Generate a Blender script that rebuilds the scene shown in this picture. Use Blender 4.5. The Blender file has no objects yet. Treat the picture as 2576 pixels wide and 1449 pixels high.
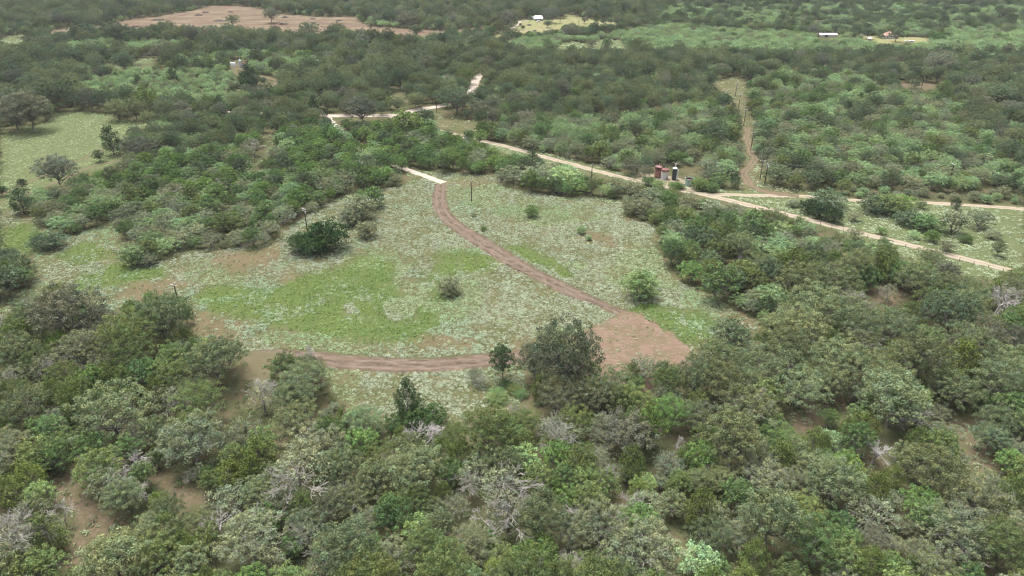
import bpy, math, random
import numpy as np
from mathutils import Vector, Matrix

S = bpy.context.scene
COL = S.collection
RNG = np.random.default_rng(7)
random.seed(7)

# ------------------------------------------------------------------ camera
H = 110.0
PITCH = math.radians(27.8)
F = 1786.0                       # focal length in pixels of a 2576 px wide picture
CX, CY = 1288.0, 724.5
cd = bpy.data.cameras.new('camera')
cd.sensor_width = 36.0
cd.lens = 36.0 * F / 2576.0
cd.clip_start = 1.0
cd.clip_end = 20000.0
cam = bpy.data.objects.new('camera', cd)
COL.objects.link(cam)
cam.location = (0, 0, H)
cam.rotation_euler = (math.pi / 2 - PITCH, 0, 0)
S.camera = cam

# ------------------------------------------------------------------ sky and sun (overcast)
SUN_EL, SUN_AZ = math.radians(70), math.radians(-35)
W = bpy.data.worlds.new('World')
S.world = W
W.use_nodes = True
nt = W.node_tree
nt.nodes.clear()
sky = nt.nodes.new('ShaderNodeTexSky')
sky.sky_type = 'NISHITA'
sky.sun_disc = False
sky.sun_elevation = SUN_EL
sky.sun_rotation = SUN_AZ
sky.air_density = 1.0
sky.dust_density = 5.0
hs = nt.nodes.new('ShaderNodeHueSaturation')
hs.inputs['Saturation'].default_value = 0.28
bgn = nt.nodes.new('ShaderNodeBackground')
bgn.inputs['Strength'].default_value = 0.09
wo = nt.nodes.new('ShaderNodeOutputWorld')
nt.links.new(sky.outputs[0], hs.inputs['Color'])
# an overcast dome: three times brighter overhead than at the horizon
wtc = nt.nodes.new('ShaderNodeTexCoord')
wsx = nt.nodes.new('ShaderNodeSeparateXYZ')
nt.links.new(wtc.outputs['Generated'], wsx.inputs[0])
wmr = nt.nodes.new('ShaderNodeMapRange')
wmr.inputs[3].default_value = .22
wmr.inputs[4].default_value = 1.45
nt.links.new(wsx.outputs[2], wmr.inputs[0])
wmx = nt.nodes.new('ShaderNodeMix')
wmx.data_type = 'RGBA'
wmx.blend_type = 'MULTIPLY'
wmx.inputs[0].default_value = 1.0
nt.links.new(hs.outputs[0], wmx.inputs[6])
nt.links.new(wmr.outputs[0], wmx.inputs[7])
nt.links.new(wmx.outputs[2], bgn.inputs['Color'])
nt.links.new(bgn.outputs[0], wo.inputs['Surface'])
sl = bpy.data.lights.new('sun', 'SUN')
sl.energy = 1.5
sl.angle = math.radians(18)
sl.color = (1.0, 0.97, 0.92)
so = bpy.data.objects.new('sun', sl)
COL.objects.link(so)
# sky rotation: azimuth measured clockwise from +Y
sd = Vector((math.sin(SUN_AZ) * math.cos(SUN_EL), math.cos(SUN_AZ) * math.cos(SUN_EL), math.sin(SUN_EL)))
so.rotation_euler = sd.to_track_quat('Z', 'Y').to_euler()
S.view_settings.view_transform = 'Standard'
S.view_settings.look = 'None'
S.view_settings.exposure = 2.08
S.view_settings.gamma = 1.0
S.cycles.pixel_filter_type = 'BLACKMAN_HARRIS'
S.cycles.filter_width = 1.15
S.cycles.max_bounces = 4
S.cycles.diffuse_bounces = 1
S.cycles.glossy_bounces = 1
S.cycles.transmission_bounces = 1
S.cycles.transparent_max_bounces = 4
S.cycles.volume_bounces = 0
S.cycles.caustics_reflective = False
S.cycles.caustics_refractive = False

# ------------------------------------------------------------------ projection helpers
sp, cp = math.sin(PITCH), math.cos(PITCH)


def g(X, Y, z=0.0):
    """ground point (x, y) under the picture point X, Y of the 2576 px picture, at height z"""
    a, b = (X - CX) / F, (Y - CY) / F
    dy, dz = cp - b * sp, -sp - b * cp
    t = (H - z) / -dz
    return (a * t, dy * t)


def proj(x, y, z=0.0):
    x = np.asarray(x, float)
    dz = np.asarray(z, float) - H
    d = np.maximum(y * cp - dz * sp, 1e-3)
    u = y * sp + dz * cp
    return CX + F * x / d, CY - F * u / d, d


def inpoly(X, Y, poly):
    X = np.asarray(X, float)
    Y = np.asarray(Y, float)
    r = np.zeros(X.shape, bool)
    n = len(poly)
    for i in range(n):
        x0, y0 = poly[i]
        x1, y1 = poly[(i + 1) % n]
        if y0 == y1:
            continue
        c = ((y0 > Y) != (y1 > Y)) & (X < (x1 - x0) * (Y - y0) / (y1 - y0) + x0)
        r ^= c
    return r


def _h(ix, iy, s):
    n = (ix.astype(np.int64) * 374761393 + iy.astype(np.int64) * 668265263 + s * 982451653) & 0x7fffffff
    n = (n ^ (n >> 13)) * 1274126177 & 0x7fffffff
    return ((n ^ (n >> 16)) & 0xffff) / 65535.0


def vn(x, y, s=0):
    x = np.asarray(x, float)
    y = np.asarray(y, float)
    ix, iy = np.floor(x), np.floor(y)
    fx, fy = x - ix, y - iy
    fx, fy = fx * fx * (3 - 2 * fx), fy * fy * (3 - 2 * fy)
    a, b, c, d = _h(ix, iy, s), _h(ix + 1, iy, s), _h(ix, iy + 1, s), _h(ix + 1, iy + 1, s)
    return (a * (1 - fx) + b * fx) * (1 - fy) + (c * (1 - fx) + d * fx) * fy


def fbm(x, y, s=0):
    return (vn(x, y, s) + .5 * vn(x * 2.1, y * 2.1, s + 1) + .25 * vn(x * 4.3, y * 4.3, s + 2)) / 1.75


# ------------------------------------------------------------------ tagging and linking
def tag(o, label=None, cat=None, group=None, kind=None):
    if label: o['label'] = label
    if cat: o['category'] = cat
    if group: o['group'] = group
    if kind: o['kind'] = kind
    return o


def link(name, me, parent=None, loc=None):
    o = bpy.data.objects.new(name, me)
    COL.objects.link(o)
    if parent: o.parent = parent
    if loc is not None: o.location = loc
    return o


def np_mesh(name, V, Fc, mats=(), smooth=False, mi=None):
    V = np.asarray(V, np.float32)
    Fc = np.asarray(Fc, np.int32)
    me = bpy.data.meshes.new(name)
    n, k = Fc.shape
    me.vertices.add(len(V))
    me.vertices.foreach_set('co', V.ravel())
    me.loops.add(n * k)
    me.loops.foreach_set('vertex_index', Fc.ravel())
    me.polygons.add(n)
    me.polygons.foreach_set('loop_start', np.arange(0, n * k, k, dtype=np.int32))
    me.polygons.foreach_set('loop_total', np.full(n, k, np.int32))
    for m in mats: me.materials.append(m)
    if mi is not None: me.polygons.foreach_set('material_index', np.asarray(mi, np.int32))
    me.polygons.foreach_set('use_smooth', np.full(n, smooth))
    me.update(calc_edges=True)
    return me


# ------------------------------------------------------------------ materials
def newmat(name):
    m = bpy.data.materials.new(name)
    m.use_nodes = True
    t = m.node_tree
    t.nodes.clear()
    out = t.nodes.new('ShaderNodeOutputMaterial')
    return m, t, out


def N(t, ty, **kw):
    n = t.nodes.new(ty)
    for k, v in kw.items(): setattr(n, k, v)
    return n


def mixc(t, fac, a, b, mode='MIX'):
    n = t.nodes.new('ShaderNodeMix')
    n.data_type = 'RGBA'
    n.blend_type = mode
    for i, v in ((0, fac), (6, a), (7, b)):
        if hasattr(v, 'node'): t.links.new(v, n.inputs[i])
        elif i == 0: n.inputs[0].default_value = v
        else: n.inputs[i].default_value = (*v, 1)
    return n.outputs[2]


def noise(t, vec, scale, detail=3, rough=.6):
    n = N(t, 'ShaderNodeTexNoise')
    n.inputs['Scale'].default_value = scale
    n.inputs['Detail'].default_value = detail
    n.inputs['Roughness'].default_value = rough
    t.links.new(vec, n.inputs['Vector'])
    return n.outputs['Fac']


def maprange(t, v, a, b, c=0., d=1.):
    n = N(t, 'ShaderNodeMapRange')
    t.links.new(v, n.inputs[0])
    for i, q in enumerate((a, b, c, d)): n.inputs[i + 1].default_value = q
    return n.outputs[0]


def math_(t, op, a, b):
    n = N(t, 'ShaderNodeMath', operation=op)
    for i, v in enumerate((a, b)):
        if hasattr(v, 'node'): t.links.new(v, n.inputs[i])
        else: n.inputs[i].default_value = v
    return n.outputs[0]


def leafmat(name, trans=.16):
    m, t, out = newmat(name)
    at = N(t, 'ShaderNodeAttribute', attribute_type='INSTANCER', attribute_name='tint')
    lv = N(t, 'ShaderNodeAttribute', attribute_type='GEOMETRY', attribute_name='lv')
    # lv: every leaf spray has its own slightly different green
    c = mixc(t, 1.0, at.outputs['Color'], lv.outputs['Color'], 'MULTIPLY')
    d = N(t, 'ShaderNodeBsdfDiffuse')
    tr = N(t, 'ShaderNodeBsdfTranslucent')
    t.links.new(c, d.inputs['Color'])
    t.links.new(c, tr.inputs['Color'])
    mx = N(t, 'ShaderNodeMixShader')
    mx.inputs[0].default_value = trans
    t.links.new(d.outputs[0], mx.inputs[1])
    t.links.new(tr.outputs[0], mx.inputs[2])
    t.links.new(mx.outputs[0], out.inputs['Surface'])
    return m


def simple(name, col, rough=.7, var=.25, scale=.6, col2=None, metal=0.):
    m, t, out = newmat(name)
    b = N(t, 'ShaderNodeBsdfPrincipled')
    b.inputs['Roughness'].default_value = rough
    b.inputs['Metallic'].default_value = metal
    tc = N(t, 'ShaderNodeTexCoord')
    n = noise(t, tc.outputs['Object'], scale, 4)
    f = maprange(t, n, .35, .65)
    c2 = col2 or tuple(c * (1 - var) for c in col)
    t.links.new(mixc(t, f, col, c2), b.inputs['Base Color'])
    t.links.new(b.outputs[0], out.inputs['Surface'])
    return m


LEAF = leafmat('leaf')
NEEDLE = leafmat('needle', .12)
BARK = simple('bark', (.20, .18, .155), .9, .35, 1.5)
TWIG = simple('pale_twig', (.26, .245, .215), .9, .3, 1.5)
DEADWOOD = simple('dead_wood', (.36, .335, .315), .9, .35, 1.2)

# ------------------------------------------------------------------ plant meshes
def unit(v):
    return v / np.maximum(np.linalg.norm(v, axis=-1, keepdims=True), 1e-9)


def quads(c, n, s, rng, bend=.25):
    """kite shaped leaf sprays at centres c facing n with sizes s"""
    k = len(c)
    r = unit(rng.normal(size=(k, 3)))
    a = unit(np.cross(n, r))
    b = np.cross(n, a)
    s = np.asarray(s).reshape(-1, 1) * rng.uniform(.7, 1.3, (k, 1))
    w = rng.uniform(.45, .8, (k, 1))
    P = np.stack([c - a * s * .5, c - b * s * .5 * w + n * s * bend * rng.uniform(-1, 1, (k, 1)),
                  c + a * s * .5, c + b * s * .5 * w + n * s * bend * rng.uniform(-1, 1, (k, 1))], 1)
    return P.reshape(-1, 3), np.arange(k * 4).reshape(k, 4)


class Sticks:
    def __init__(s): s.V, s.F, s.n = [], [], 0

    def add(s, p, q, r0, r1, k=4):
        p, q = np.asarray(p, float), np.asarray(q, float)
        d = unit(q - p)
        a = unit(np.cross(d, [0.3, 1, .2] if abs(d[2]) > .6 else [0, 0.1, 1]))
        b = np.cross(d, a)
        t = np.arange(k) * 2 * math.pi / k
        ring = np.cos(t)[:, None] * a + np.sin(t)[:, None] * b
        s.V += [p + ring * r0, q + ring * r1]
        i = np.arange(k)
        j = (i + 1) % k
        s.F.append(np.stack([i, j, j + k, i + k], 1) + s.n)
        s.n += 2 * k

    def path(s, pts, r0, r1, k=4):
        n = len(pts) - 1
        for i in range(n):
            s.add(pts[i], pts[i + 1], r0 + (r1 - r0) * i / n, r0 + (r1 - r0) * (i + 1) / n, k)

    def mesh(s, name, mats):
        return np_mesh(name, np.concatenate(s.V), np.concatenate(s.F), mats, smooth=True)


def wiggle(p, q, rng, amp=.12, n=3):
    p, q = np.asarray(p, float), np.asarray(q, float)
    L = np.linalg.norm(q - p)
    out = [p]
    for i in range(1, n):
        out.append(p + (q - p) * i / n + rng.normal(size=3) * L * amp)
    return out + [q]


def crown_mesh(name, C, R, rng, per=40, leaf=.3, dome=.8, flat=.75, mat=None, var=.22, gloss=None):
    """leaf sprays on the upper shell of the sub clumps at C with radii R"""
    k = len(C)
    n = np.repeat(np.arange(k), per)
    d = unit(rng.normal(size=(k * per, 3)))
    d[:, 2] = np.where(d[:, 2] < -.25, -d[:, 2], d[:, 2])
    rr = R[n][:, None] * rng.uniform(.62, 1.12, (k * per, 1))
    c = C[n] + d * rr * np.array([1, 1, flat])
    nn = unit(d * dome + rng.normal(size=d.shape) * .38 + np.array([0, 0, .12]))
    V, Fc = quads(c, nn, np.full(len(c), leaf), rng)
    me = np_mesh(name, V, Fc, [mat or LEAF])
    cl = rng.uniform(1 - var, 1 + var, k)
    hue = rng.uniform(-.1, .1, k)
    lf = rng.uniform(.8, 1.2, k * per)
    v = cl[n] * lf
    colr = np.stack([v * (1 + hue[n]), v, v * (1 - hue[n]), np.ones_like(v)], 1)
    a = me.attributes.new('lv', 'FLOAT_COLOR', 'FACE')
    a.data.foreach_set('color', colr.ravel().astype(np.float32))
    return me


def lumps(rng, n, rx, rz, z0, low=-.2, jitter=.1):
    """points on the upper shell of an ellipsoid, roughly even"""
    i = np.arange(n) + .5
    ph = np.pi * (1 + 5 ** .5) * i + rng.uniform(0, 6)
    z = 1 - (1 - low) * i / n
    r = np.sqrt(np.maximum(0, 1 - z * z))
    P = np.stack([np.cos(ph) * r, np.sin(ph) * r, z], 1) + rng.normal(size=(n, 3)) * jitter
    return P * np.array([rx, rx, rz]) + np.array([0, 0, z0])


def make_oak(seed, w=12., h=9.5, twigs=0, per=60, nsub=200, leaf=.245, gap=0., low=-.55, nl=16, flat=.88, zc=.5):
    rng = np.random.default_rng(seed)
    rx, rz = w / 2 * .82, h * .42
    z0 = h * zc
    L = lumps(rng, nl, rx * .66, rz * .62, z0, low, .12)
    LR = rng.uniform(.30, .46, nl) * w / 2 * 1.15
    sub, rad = [], []
    m = nsub // nl
    for c, r in zip(L, LR):
        P = lumps(rng, m, r, r * .85, 0, -.35, .1) + c
        sub.append(P)
        rad.append(rng.uniform(.5, .85, m) * (w / 12) ** .5)
    sub, rad = np.concatenate(sub), np.concatenate(rad)
    keep = rng.random(len(sub)) > gap
    sub, rad = sub[keep], rad[keep]
    cm = crown_mesh('crown', sub, rad, rng, per, leaf, flat=flat)
    st = Sticks()
    lean = rng.normal(size=2) * .06 * h
    fork = np.array([lean[0], lean[1], h * .24])
    st.path(wiggle((0, 0, -.2), fork, rng, .04), .30 * w / 12, .22 * w / 12, 6)
    for c, r in zip(L, LR):
        st.path(wiggle(fork, c, rng, .1, 3), .14 * w / 12, .06 * w / 12, 4)
        idx = rng.choice(len(sub), 6, replace=False)
        dd = np.linalg.norm(sub - c, axis=1)
        for j in np.argsort(dd)[:7]:
            st.add(c, sub[j], .05, .025, 3)
    for _ in range(twigs):
        j = rng.integers(len(sub))
        o = sub[j]
        d = unit(o - np.array([0, 0, h * .3]))
        tip = o + unit(d + rng.normal(size=3) * .5) * rng.uniform(.7, 1.5)
        st.add(o - d * .5, tip, .036, .02, 3)
        for q in range(2):
            mp = o + (tip - o) * rng.uniform(.2, .8)
            st.add(mp, mp + unit(d + rng.normal(size=3) * .9) * rng.uniform(.4, .8), .026, .014, 3)
    tm = st.mesh('trunk', [TWIG if twigs else BARK])
    return tm, cm, w, h


def make_cedar(seed, w=5., h=7.):
    rng = np.random.default_rng(seed)
    k = 95
    z = rng.beta(1.2, 1.35, k)
    r = (np.sin(np.pi * np.clip(z * .85 + .18, 0, 1)) ** .8) * w / 2 * .85
    ph = rng.uniform(0, 6.283, k)
    q = np.sqrt(rng.uniform(.35, 1, k))
    C = np.stack([np.cos(ph) * r * q, np.sin(ph) * r * q, .1 * h + z * h * .82], 1)
    per = 38
    n = np.repeat(np.arange(k), per)
    out = unit(np.stack([np.cos(ph), np.sin(ph), np.full(k, .9)], 1))
    t = rng.uniform(-.5, 1, (k * per, 1))
    c = C[n] + out[n] * t * .9 + rng.normal(size=(k * per, 3)) * (.34 - .17 * np.clip(t, 0, 1))
    nn = unit(rng.normal(size=(k * per, 3)) + out[n] * .6)
    V, Fc = quads(c, nn, np.full(len(c), .24), rng, .1)
    me = np_mesh('crown', V, Fc, [NEEDLE])
    cl = rng.uniform(.78, 1.2, k)
    v = cl[n] * rng.uniform(.8, 1.2, k * per)
    a = me.attributes.new('lv', 'FLOAT_COLOR', 'FACE')
    a.data.foreach_set('color', np.stack([v, v, v, np.ones_like(v)], 1).ravel().astype(np.float32))
    st = Sticks()
    st.path(wiggle((0, 0, -.2), (0, 0, h * .8), rng, .01), .16, .05, 5)
    for j in range(0, k, 3):
        st.add((0, 0, C[j][2] * .7), C[j], .05, .02, 3)
    return st.mesh('trunk', [BARK]), me, w, h


def make_brush(seed, w=7., h=4.6, nsub=140, per=38, leaf=.24, stems=5, twigs=16):
    """low rounded several stemmed brush tree with feathery foliage"""
    rng = np.random.default_rng(seed)
    nl = 9
    L = lumps(rng, nl, w * .30, h * .30, h * .48, -.1, .16)
    sub, rad = [], []
    m = nsub // nl
    for c in L:
        r = rng.uniform(.2, .3) * w
        sub.append(lumps(rng, m, r, r * .75, 0, -.75, .13) + c)
        rad.append(rng.uniform(.4, .7, m))
    sub, rad = np.concatenate(sub), np.concatenate(rad)
    sub[:, 2] = np.clip(sub[:, 2], h * .1, h * 1.05)
    cm = crown_mesh('crown', sub, rad, rng, per, leaf, flat=.6)
    st = Sticks()
    for i in range(stems):
        b = np.array([*rng.normal(size=2) * .25, -.1])
        c = L[i % nl]
        st.path(wiggle(b, c, rng, .08), .1, .04, 4)
    for c in L:
        dd = np.linalg.norm(sub - c, axis=1)
        for j in np.argsort(dd)[:5]:
            st.add(c, sub[j], .04, .02, 3)
    for _ in range(twigs):
        j = rng.integers(len(sub))
        o = sub[j]
        c = L[np.argmin(np.linalg.norm(L - o, axis=1))]
        st.add(c, o, .03, .02, 3)
        st.add(o - [0, 0, .1], o + unit(rng.normal(size=3) + [0, 0, 1]) * rng.uniform(.5, 1.), .035, .015, 3)
    return st.mesh('trunk', [TWIG if twigs > 40 else BARK]), cm, w, h


def make_dead(seed, w=8., h=8., depth=5, mat=None, spread=.62):
    rng = np.random.default_rng(seed)
    st = Sticks()

    def grow(p, d, L, r, lev):
        q = p + d * L
        mid = (p + q) / 2 + rng.normal(size=3) * L * .07
        k = 5 if lev < 2 else 3
        st.add(p, mid, r, r * .85, k)
        st.add(mid, q, r * .85, r * .68, k)
        if lev >= depth: return
        for _ in range(3 if lev < 4 else 2):
            nd = unit(d + rng.normal(size=3) * spread + np.array([0, 0, .04]))
            grow(q, nd, L * rng.uniform(.66, .86), max(r * .6, .028), lev + 1)
        if lev >= 2:
            nd = unit(d + rng.normal(size=3) * .9)
            grow(mid, nd, L * .6, max(r * .5, .026), max(lev + 1, depth - 1))

    grow(np.array([0, 0, -.2]), unit(np.array([rng.normal() * .08, rng.normal() * .08, 1])), h * .27, .22, 0)
    me = st.mesh('trunk', [mat or DEADWOOD])
    co = np.empty(len(me.vertices) * 3, np.float32)
    me.vertices.foreach_get('co', co)
    co = co.reshape(-1, 3)
    ww = max(np.ptp(np.percentile(co[:, 0], [2, 98])), np.ptp(np.percentile(co[:, 1], [2, 98])))
    co[:, :2] *= w / ww
    co[:, 2] *= h / co[:, 2].max()
    me.vertices.foreach_set('co', co.ravel())
    me.update()
    return me, None, w, h


VAR = {
    'oak': [make_oak(11), make_oak(12, 11, 9), make_oak(13, 12, 8.5, gap=.1), make_oak(14, 10, 9.5)],
    'twigoak': [make_oak(21, 12, 9, twigs=120, gap=.08), make_oak(22, 11, 8, twigs=110, gap=.14), make_oak(23, 10, 8.5, twigs=170, gap=.26)],
    'green': [make_oak(31, 7, 6.5, nsub=120, leaf=.27, per=38, low=-.8), make_oak(32, 6.5, 6, nsub=110, leaf=.27, per=38, low=-.8), make_oak(33, 7, 7.5, nsub=120, leaf=.27, per=38, low=-.8)],
    'bush': [make_oak(36, 5.2, 4.0, nsub=150, leaf=.22, per=30, low=-.9, nl=14, zc=.44), make_oak(37, 5., 3.6, nsub=140, leaf=.22, per=30, low=-.9, nl=12, zc=.44), make_oak(38, 5.6, 4.2, nsub=150, leaf=.22, per=30, low=-.9, nl=15, zc=.44)],
    'cedar': [make_cedar(41), make_cedar(42, 5.5, 6.5), make_cedar(43, 4.5, 7.5)],
    'brush': [make_brush(51), make_brush(52, 6.5, 4.2), make_brush(53, 7.5, 4.8)],
    'shrub': [make_brush(61, 4., 2.7, 60, 34, .22), make_brush(62, 4.5, 2.6, 64, 34, .22), make_brush(63, 3.6, 3., 56, 34, .22)],
    'greybrush': [make_brush(71, 6, 4.8, 100, 24, .23, 6, 90), make_brush(72, 6.5, 4.6, 100, 24, .23, 6, 100)],
    'dead': [make_dead(81), make_dead(82, 9, 7), make_dead(85, 7, 8)],
    'twigtree': [],
}


def make_twigtree(seed):
    tm, _, w, h = make_dead(seed, 7, 7.5, 5, TWIG, .5)
    rng = np.random.default_rng(seed)
    C = lumps(rng, 70, w * .4, h * .36, h * .55, -.4, .15)
    return tm, crown_mesh('crown', C, rng.uniform(.4, .7, 70), rng, 20, .26), w, h


VAR['twigtree'] = [make_twigtree(91), make_twigtree(92)]

KIND = {  # mesh family -> (object name, category)
    'oak': ('oak_tree', 'oak tree'), 'twigoak': ('oak_tree', 'oak tree'), 'green': ('leafy_tree', 'leafy tree'),
    'cedar': ('juniper_tree', 'juniper'), 'brush': ('mesquite_tree', 'mesquite'), 'shrub': ('shrub', 'shrub'), 'bush': ('shrub', 'shrub'),
    'greybrush': ('mesquite_tree', 'mesquite'), 'dead': ('dead_tree', 'dead tree'), 'twigtree': ('twiggy_tree', 'twiggy tree'),
}
TINT = {
    'og': (.126, .154, .076), 'ol': (.150, .174, .096), 'br': (.108, .122, .070), 'od': (.090, .122, .066), 'ob': (.130, .142, .096), 'om': (.112, .146, .054),
    'mg': (.096, .152, .056), 'bg': (.118, .188, .056), 'yg': (.150, .212, .078), 'lg': (.195, .280, .130),
    'gg': (.168, .192, .112), 'ce': (.086, .118, .036), 'cb': (.112, .148, .040), 'cd': (.042, .068, .032), 'xx': (.3, .3, .3),
    'dv': (.045, .080, .030),
}
TWORD = {
    'og': 'grey-green', 'ol': 'pale grey-green', 'od': 'dark green', 'ob': 'brownish grey', 'om': 'olive green', 'mg': 'mid-green',
    'bg': 'bright green', 'yg': 'yellow-green', 'lg': 'light green', 'gg': 'greyish', 'ce': 'olive', 'cb': 'yellow-olive',
    'cd': 'blackish green', 'dv': 'dark vine-green', 'br': 'brownish olive', 'xx': 'bare pale',
}


# ------------------------------------------------------------------ the lie of the land, traced on the ground
# (outlines in picture points, laid onto the ground with g(); everything is built in metres from there)
MEADOW = [(1010, 412), (1060, 430), (1120, 436), (1180, 440), (1250, 442), (1262, 470), (1330, 482), (1420, 497), (1510, 495), (1560, 505),
          (1569, 546), (1609, 560), (1655, 564), (1640, 606), (1672, 656), (1690, 696), (1717, 713), (1800, 750), (1850, 783), (1904, 803),
          (1915, 816), (1897, 834), (1880, 828), (1800, 838), (1785, 862), (1752, 870), (1738, 900), (1724, 930), (1640, 905), (1600, 902),
          (1550, 925), (1520, 940), (1515, 890), (1490, 850), (1440, 835), (1370, 840), (1325, 870), (1318, 960), (1330, 985), (1300, 1015), (1262, 1045),
          (1180, 1065), (1130, 1068), (1090, 1070), (985, 1062), (960, 1050), (900, 1040), (840, 1000), (822, 940), (812, 915), (775, 875), (745, 905), (690, 910), (670, 950),
          (622, 948), (616, 905), (600, 880), (540, 862), (493, 853), (490, 790), (465, 745), (400, 738), (335, 760), (293, 783), (200, 753),
          (150, 736), (93, 746), (40, 780), (0, 790), (0, 745), (80, 720), (95, 690), (85, 650), (60, 632), (0, 625), (0, 525), (30, 515), (67, 523), (80, 536),
          (90, 570), (170, 590), (187, 593), (213, 580), (260, 566), (283, 563), (300, 583), (310, 615), (303, 655), (350, 663), (390, 653),
          (450, 636), (530, 630), (567, 626), (633, 623), (690, 610), (715, 580), (770, 545), (800, 520), (880, 490), (940, 476), (1015, 468), (1030, 455)]
LEFTFIELD = [(0, 333), (60, 326), (123, 302), (138, 283), (260, 283), (290, 300), (377, 310), (370, 320), (325, 325), (312, 350), (302, 385),
             (300, 405), (240, 430), (190, 432), (160, 470), (90, 472), (40, 520), (0, 530)]
REDFIELD = [(100, 92), (130, 79), (187, 66), (273, 64), (310, 50), (400, 40), (480, 27), (533, 14), (600, 15), (663, 22), (700, 35), (800, 42),
            (870, 42), (900, 44), (905, 56), (935, 67), (1000, 70), (1130, 78), (1256, 62), (1200, 76), (1130, 82), (1066, 90), (960, 87), (909, 80),
            (859, 74), (800, 86), (750, 87), (650, 80), (483, 76), (400, 66), (323, 73), (273, 67), (183, 82)]
PALE1 = [(0, 100), (0, 111), (60, 111), (62, 98), (90, 86), (60, 86), (30, 90)]
PALE2 = [(247, 168), (275, 158), (300, 168), (340, 166), (337, 155), (378, 145), (403, 154), (345, 166), (290, 174)]
YARD = [(1222, 98), (1262, 82), (1285, 72), (1312, 48), (1335, 50), (1370, 50), (1430, 48), (1412, 36), (1430, 36), (1500, 51), (1590, 61),
        (1500, 66), (1430, 64), (1400, 78), (1302, 84), (1232, 102)]
GLADE1 = [(1390, 122), (1432, 104), (1480, 110), (1525, 97), (1562, 103), (1577, 120), (1500, 125)]
GLADE2 = [(989, 233), (1022, 233), (1020, 258), (990, 252)]
GLADE3 = [(1025, 292), (1072, 284), (1120, 288), (1180, 300), (1200, 313), (1196, 330), (1150, 330), (1100, 322), (1085, 302)]
CORR = [(1842, 198), (1876, 198), (1872, 240), (1880, 300), (1894, 332), (1872, 332), (1858, 275), (1838, 247), (1792, 215), (1812, 200)]
PATHG = [(1870, 325), (1890, 330), (1893, 380), (1905, 400), (1915, 440), (1950, 466), (1990, 476), (2050, 486), (1990, 500), (1900, 492), (1862, 460), (1780, 455), (1858, 440),
         (1880, 412), (1874, 380), (1868, 350)]
STRIP1 = [(1190, 352), (1230, 372), (1290, 392), (1450, 426), (1535, 448), (1590, 460), (1600, 468), (1640, 462), (1620, 448), (1540, 428),
          (1450, 405), (1290, 365)]
RMEADOW = [(1700, 470), (1850, 480), (2030, 490), (2290, 506), (2576, 520), (2576, 672), (2540, 684), (2510, 706), (2400, 690), (2330, 665), (2200, 616), (2080, 575), (2010, 556), (1917, 532),
           (1777, 495)]
YARD2 = [(2150, 88), (2200, 90), (2215, 98), (2240, 98), (2275, 92), (2335, 95), (2340, 104), (2240, 112), (2208, 111), (2200, 103), (2176, 103)]
BARNY = [(2055, 84), (2110, 84), (2112, 97), (2058, 97)]
TANKY = [(578, 150), (625, 150), (625, 178), (600, 186), (580, 172)]
TANKN = [(1640, 418), (1750, 418), (1755, 474), (1700, 470), (1640, 452)]
REDGLADE = [(2254, 210), (2350, 205), (2356, 225), (2270, 222)]
STRAW1 = [(1815, 28), (1850, 30), (1855, 40), (1820, 38)]
G_A = [(367, 1179), (400, 1180), (433, 1199), (460, 1222), (533, 1250), (547, 1266), (443, 1274), (427, 1240)]
G_B = [(110, 1222), (180, 1205), (190, 1232), (235, 1262), (270, 1290), (323, 1318), (317, 1350), (205, 1436), (153, 1428), (197, 1366), (213, 1350), (187, 1300), (150, 1250)]
G_C = [(1990, 1050), (2040, 1020), (2100, 1018), (2067, 1050), (2068, 1088), (2005, 1084)]
G_D = [(2365, 1066), (2400, 1050), (2450, 1070), (2477, 1095), (2500, 1128), (2512, 1190), (2465, 1198), (2440, 1140), (2412, 1098)]
G_E = [(2140, 1110), (2180, 1130), (2225, 1160), (2230, 1182), (2200, 1185), (2150, 1150)]
G_F = [(859, 1359), (885, 1362), (885, 1396), (862, 1400)]
G_G = [(2185, 768), (2180, 728), (2225, 722), (2278, 735), (2280, 755), (2240, 768)]
G_H = [(668, 322), (690, 330), (694, 345), (672, 405), (640, 420), (652, 385), (660, 350)]

ROADS = {   # centre line, width in metres, and the stretches on show
    'main': ([(420, 268), (513, 275), (560, 279), (650, 281), (735, 286), (835, 291), (900, 291), (980, 290), (1015, 284), (1050, 276), (1100, 268), (1140, 258), (1172, 245),
              (1190, 218), (1203, 192), (1228, 182), (1260, 176)], 7.2),
    'branch': ([(826, 291), (832, 305), (850, 320), (872, 350), (920, 385), (1000, 418), (1055, 438), (1118, 460)], 3.9),
    'long': ([(985, 294), (1025, 306), (1080, 322), (1160, 342), (1230, 358), (1290, 373), (1380, 398), (1450, 416), (1540, 440), (1620, 458), (1700, 476), (1777, 491),
              (1917, 524), (2050, 557), (2160, 585), (2264, 611), (2434, 653), (2540, 680), (2660, 712)], 4.5),
    'upper': ([(1760, 487), (1800, 489), (1880, 491), (1960, 492), (2034, 495), (2130, 503), (2297, 509), (2450, 517), (2576, 526), (2720, 536)], 3.8),
    'loop': ([(270, 228), (400, 230), (533, 230), (627, 229), (672, 220), (697, 206), (680, 197), (647, 190), (610, 180), (598, 172)], 3.2),
    'farm': ([(1285, 73), (1304, 62), (1310, 52), (1330, 52)], 3.4),
    'farm2': ([(1250, 80), (1300, 80), (1360, 74), (1440, 72)], 3.4),
    'small': ([(1861, 268), (1900, 270), (1935, 272), (2100, 276), (2300, 276), (2390, 276), (2430, 280)], 3.),
}
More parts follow.
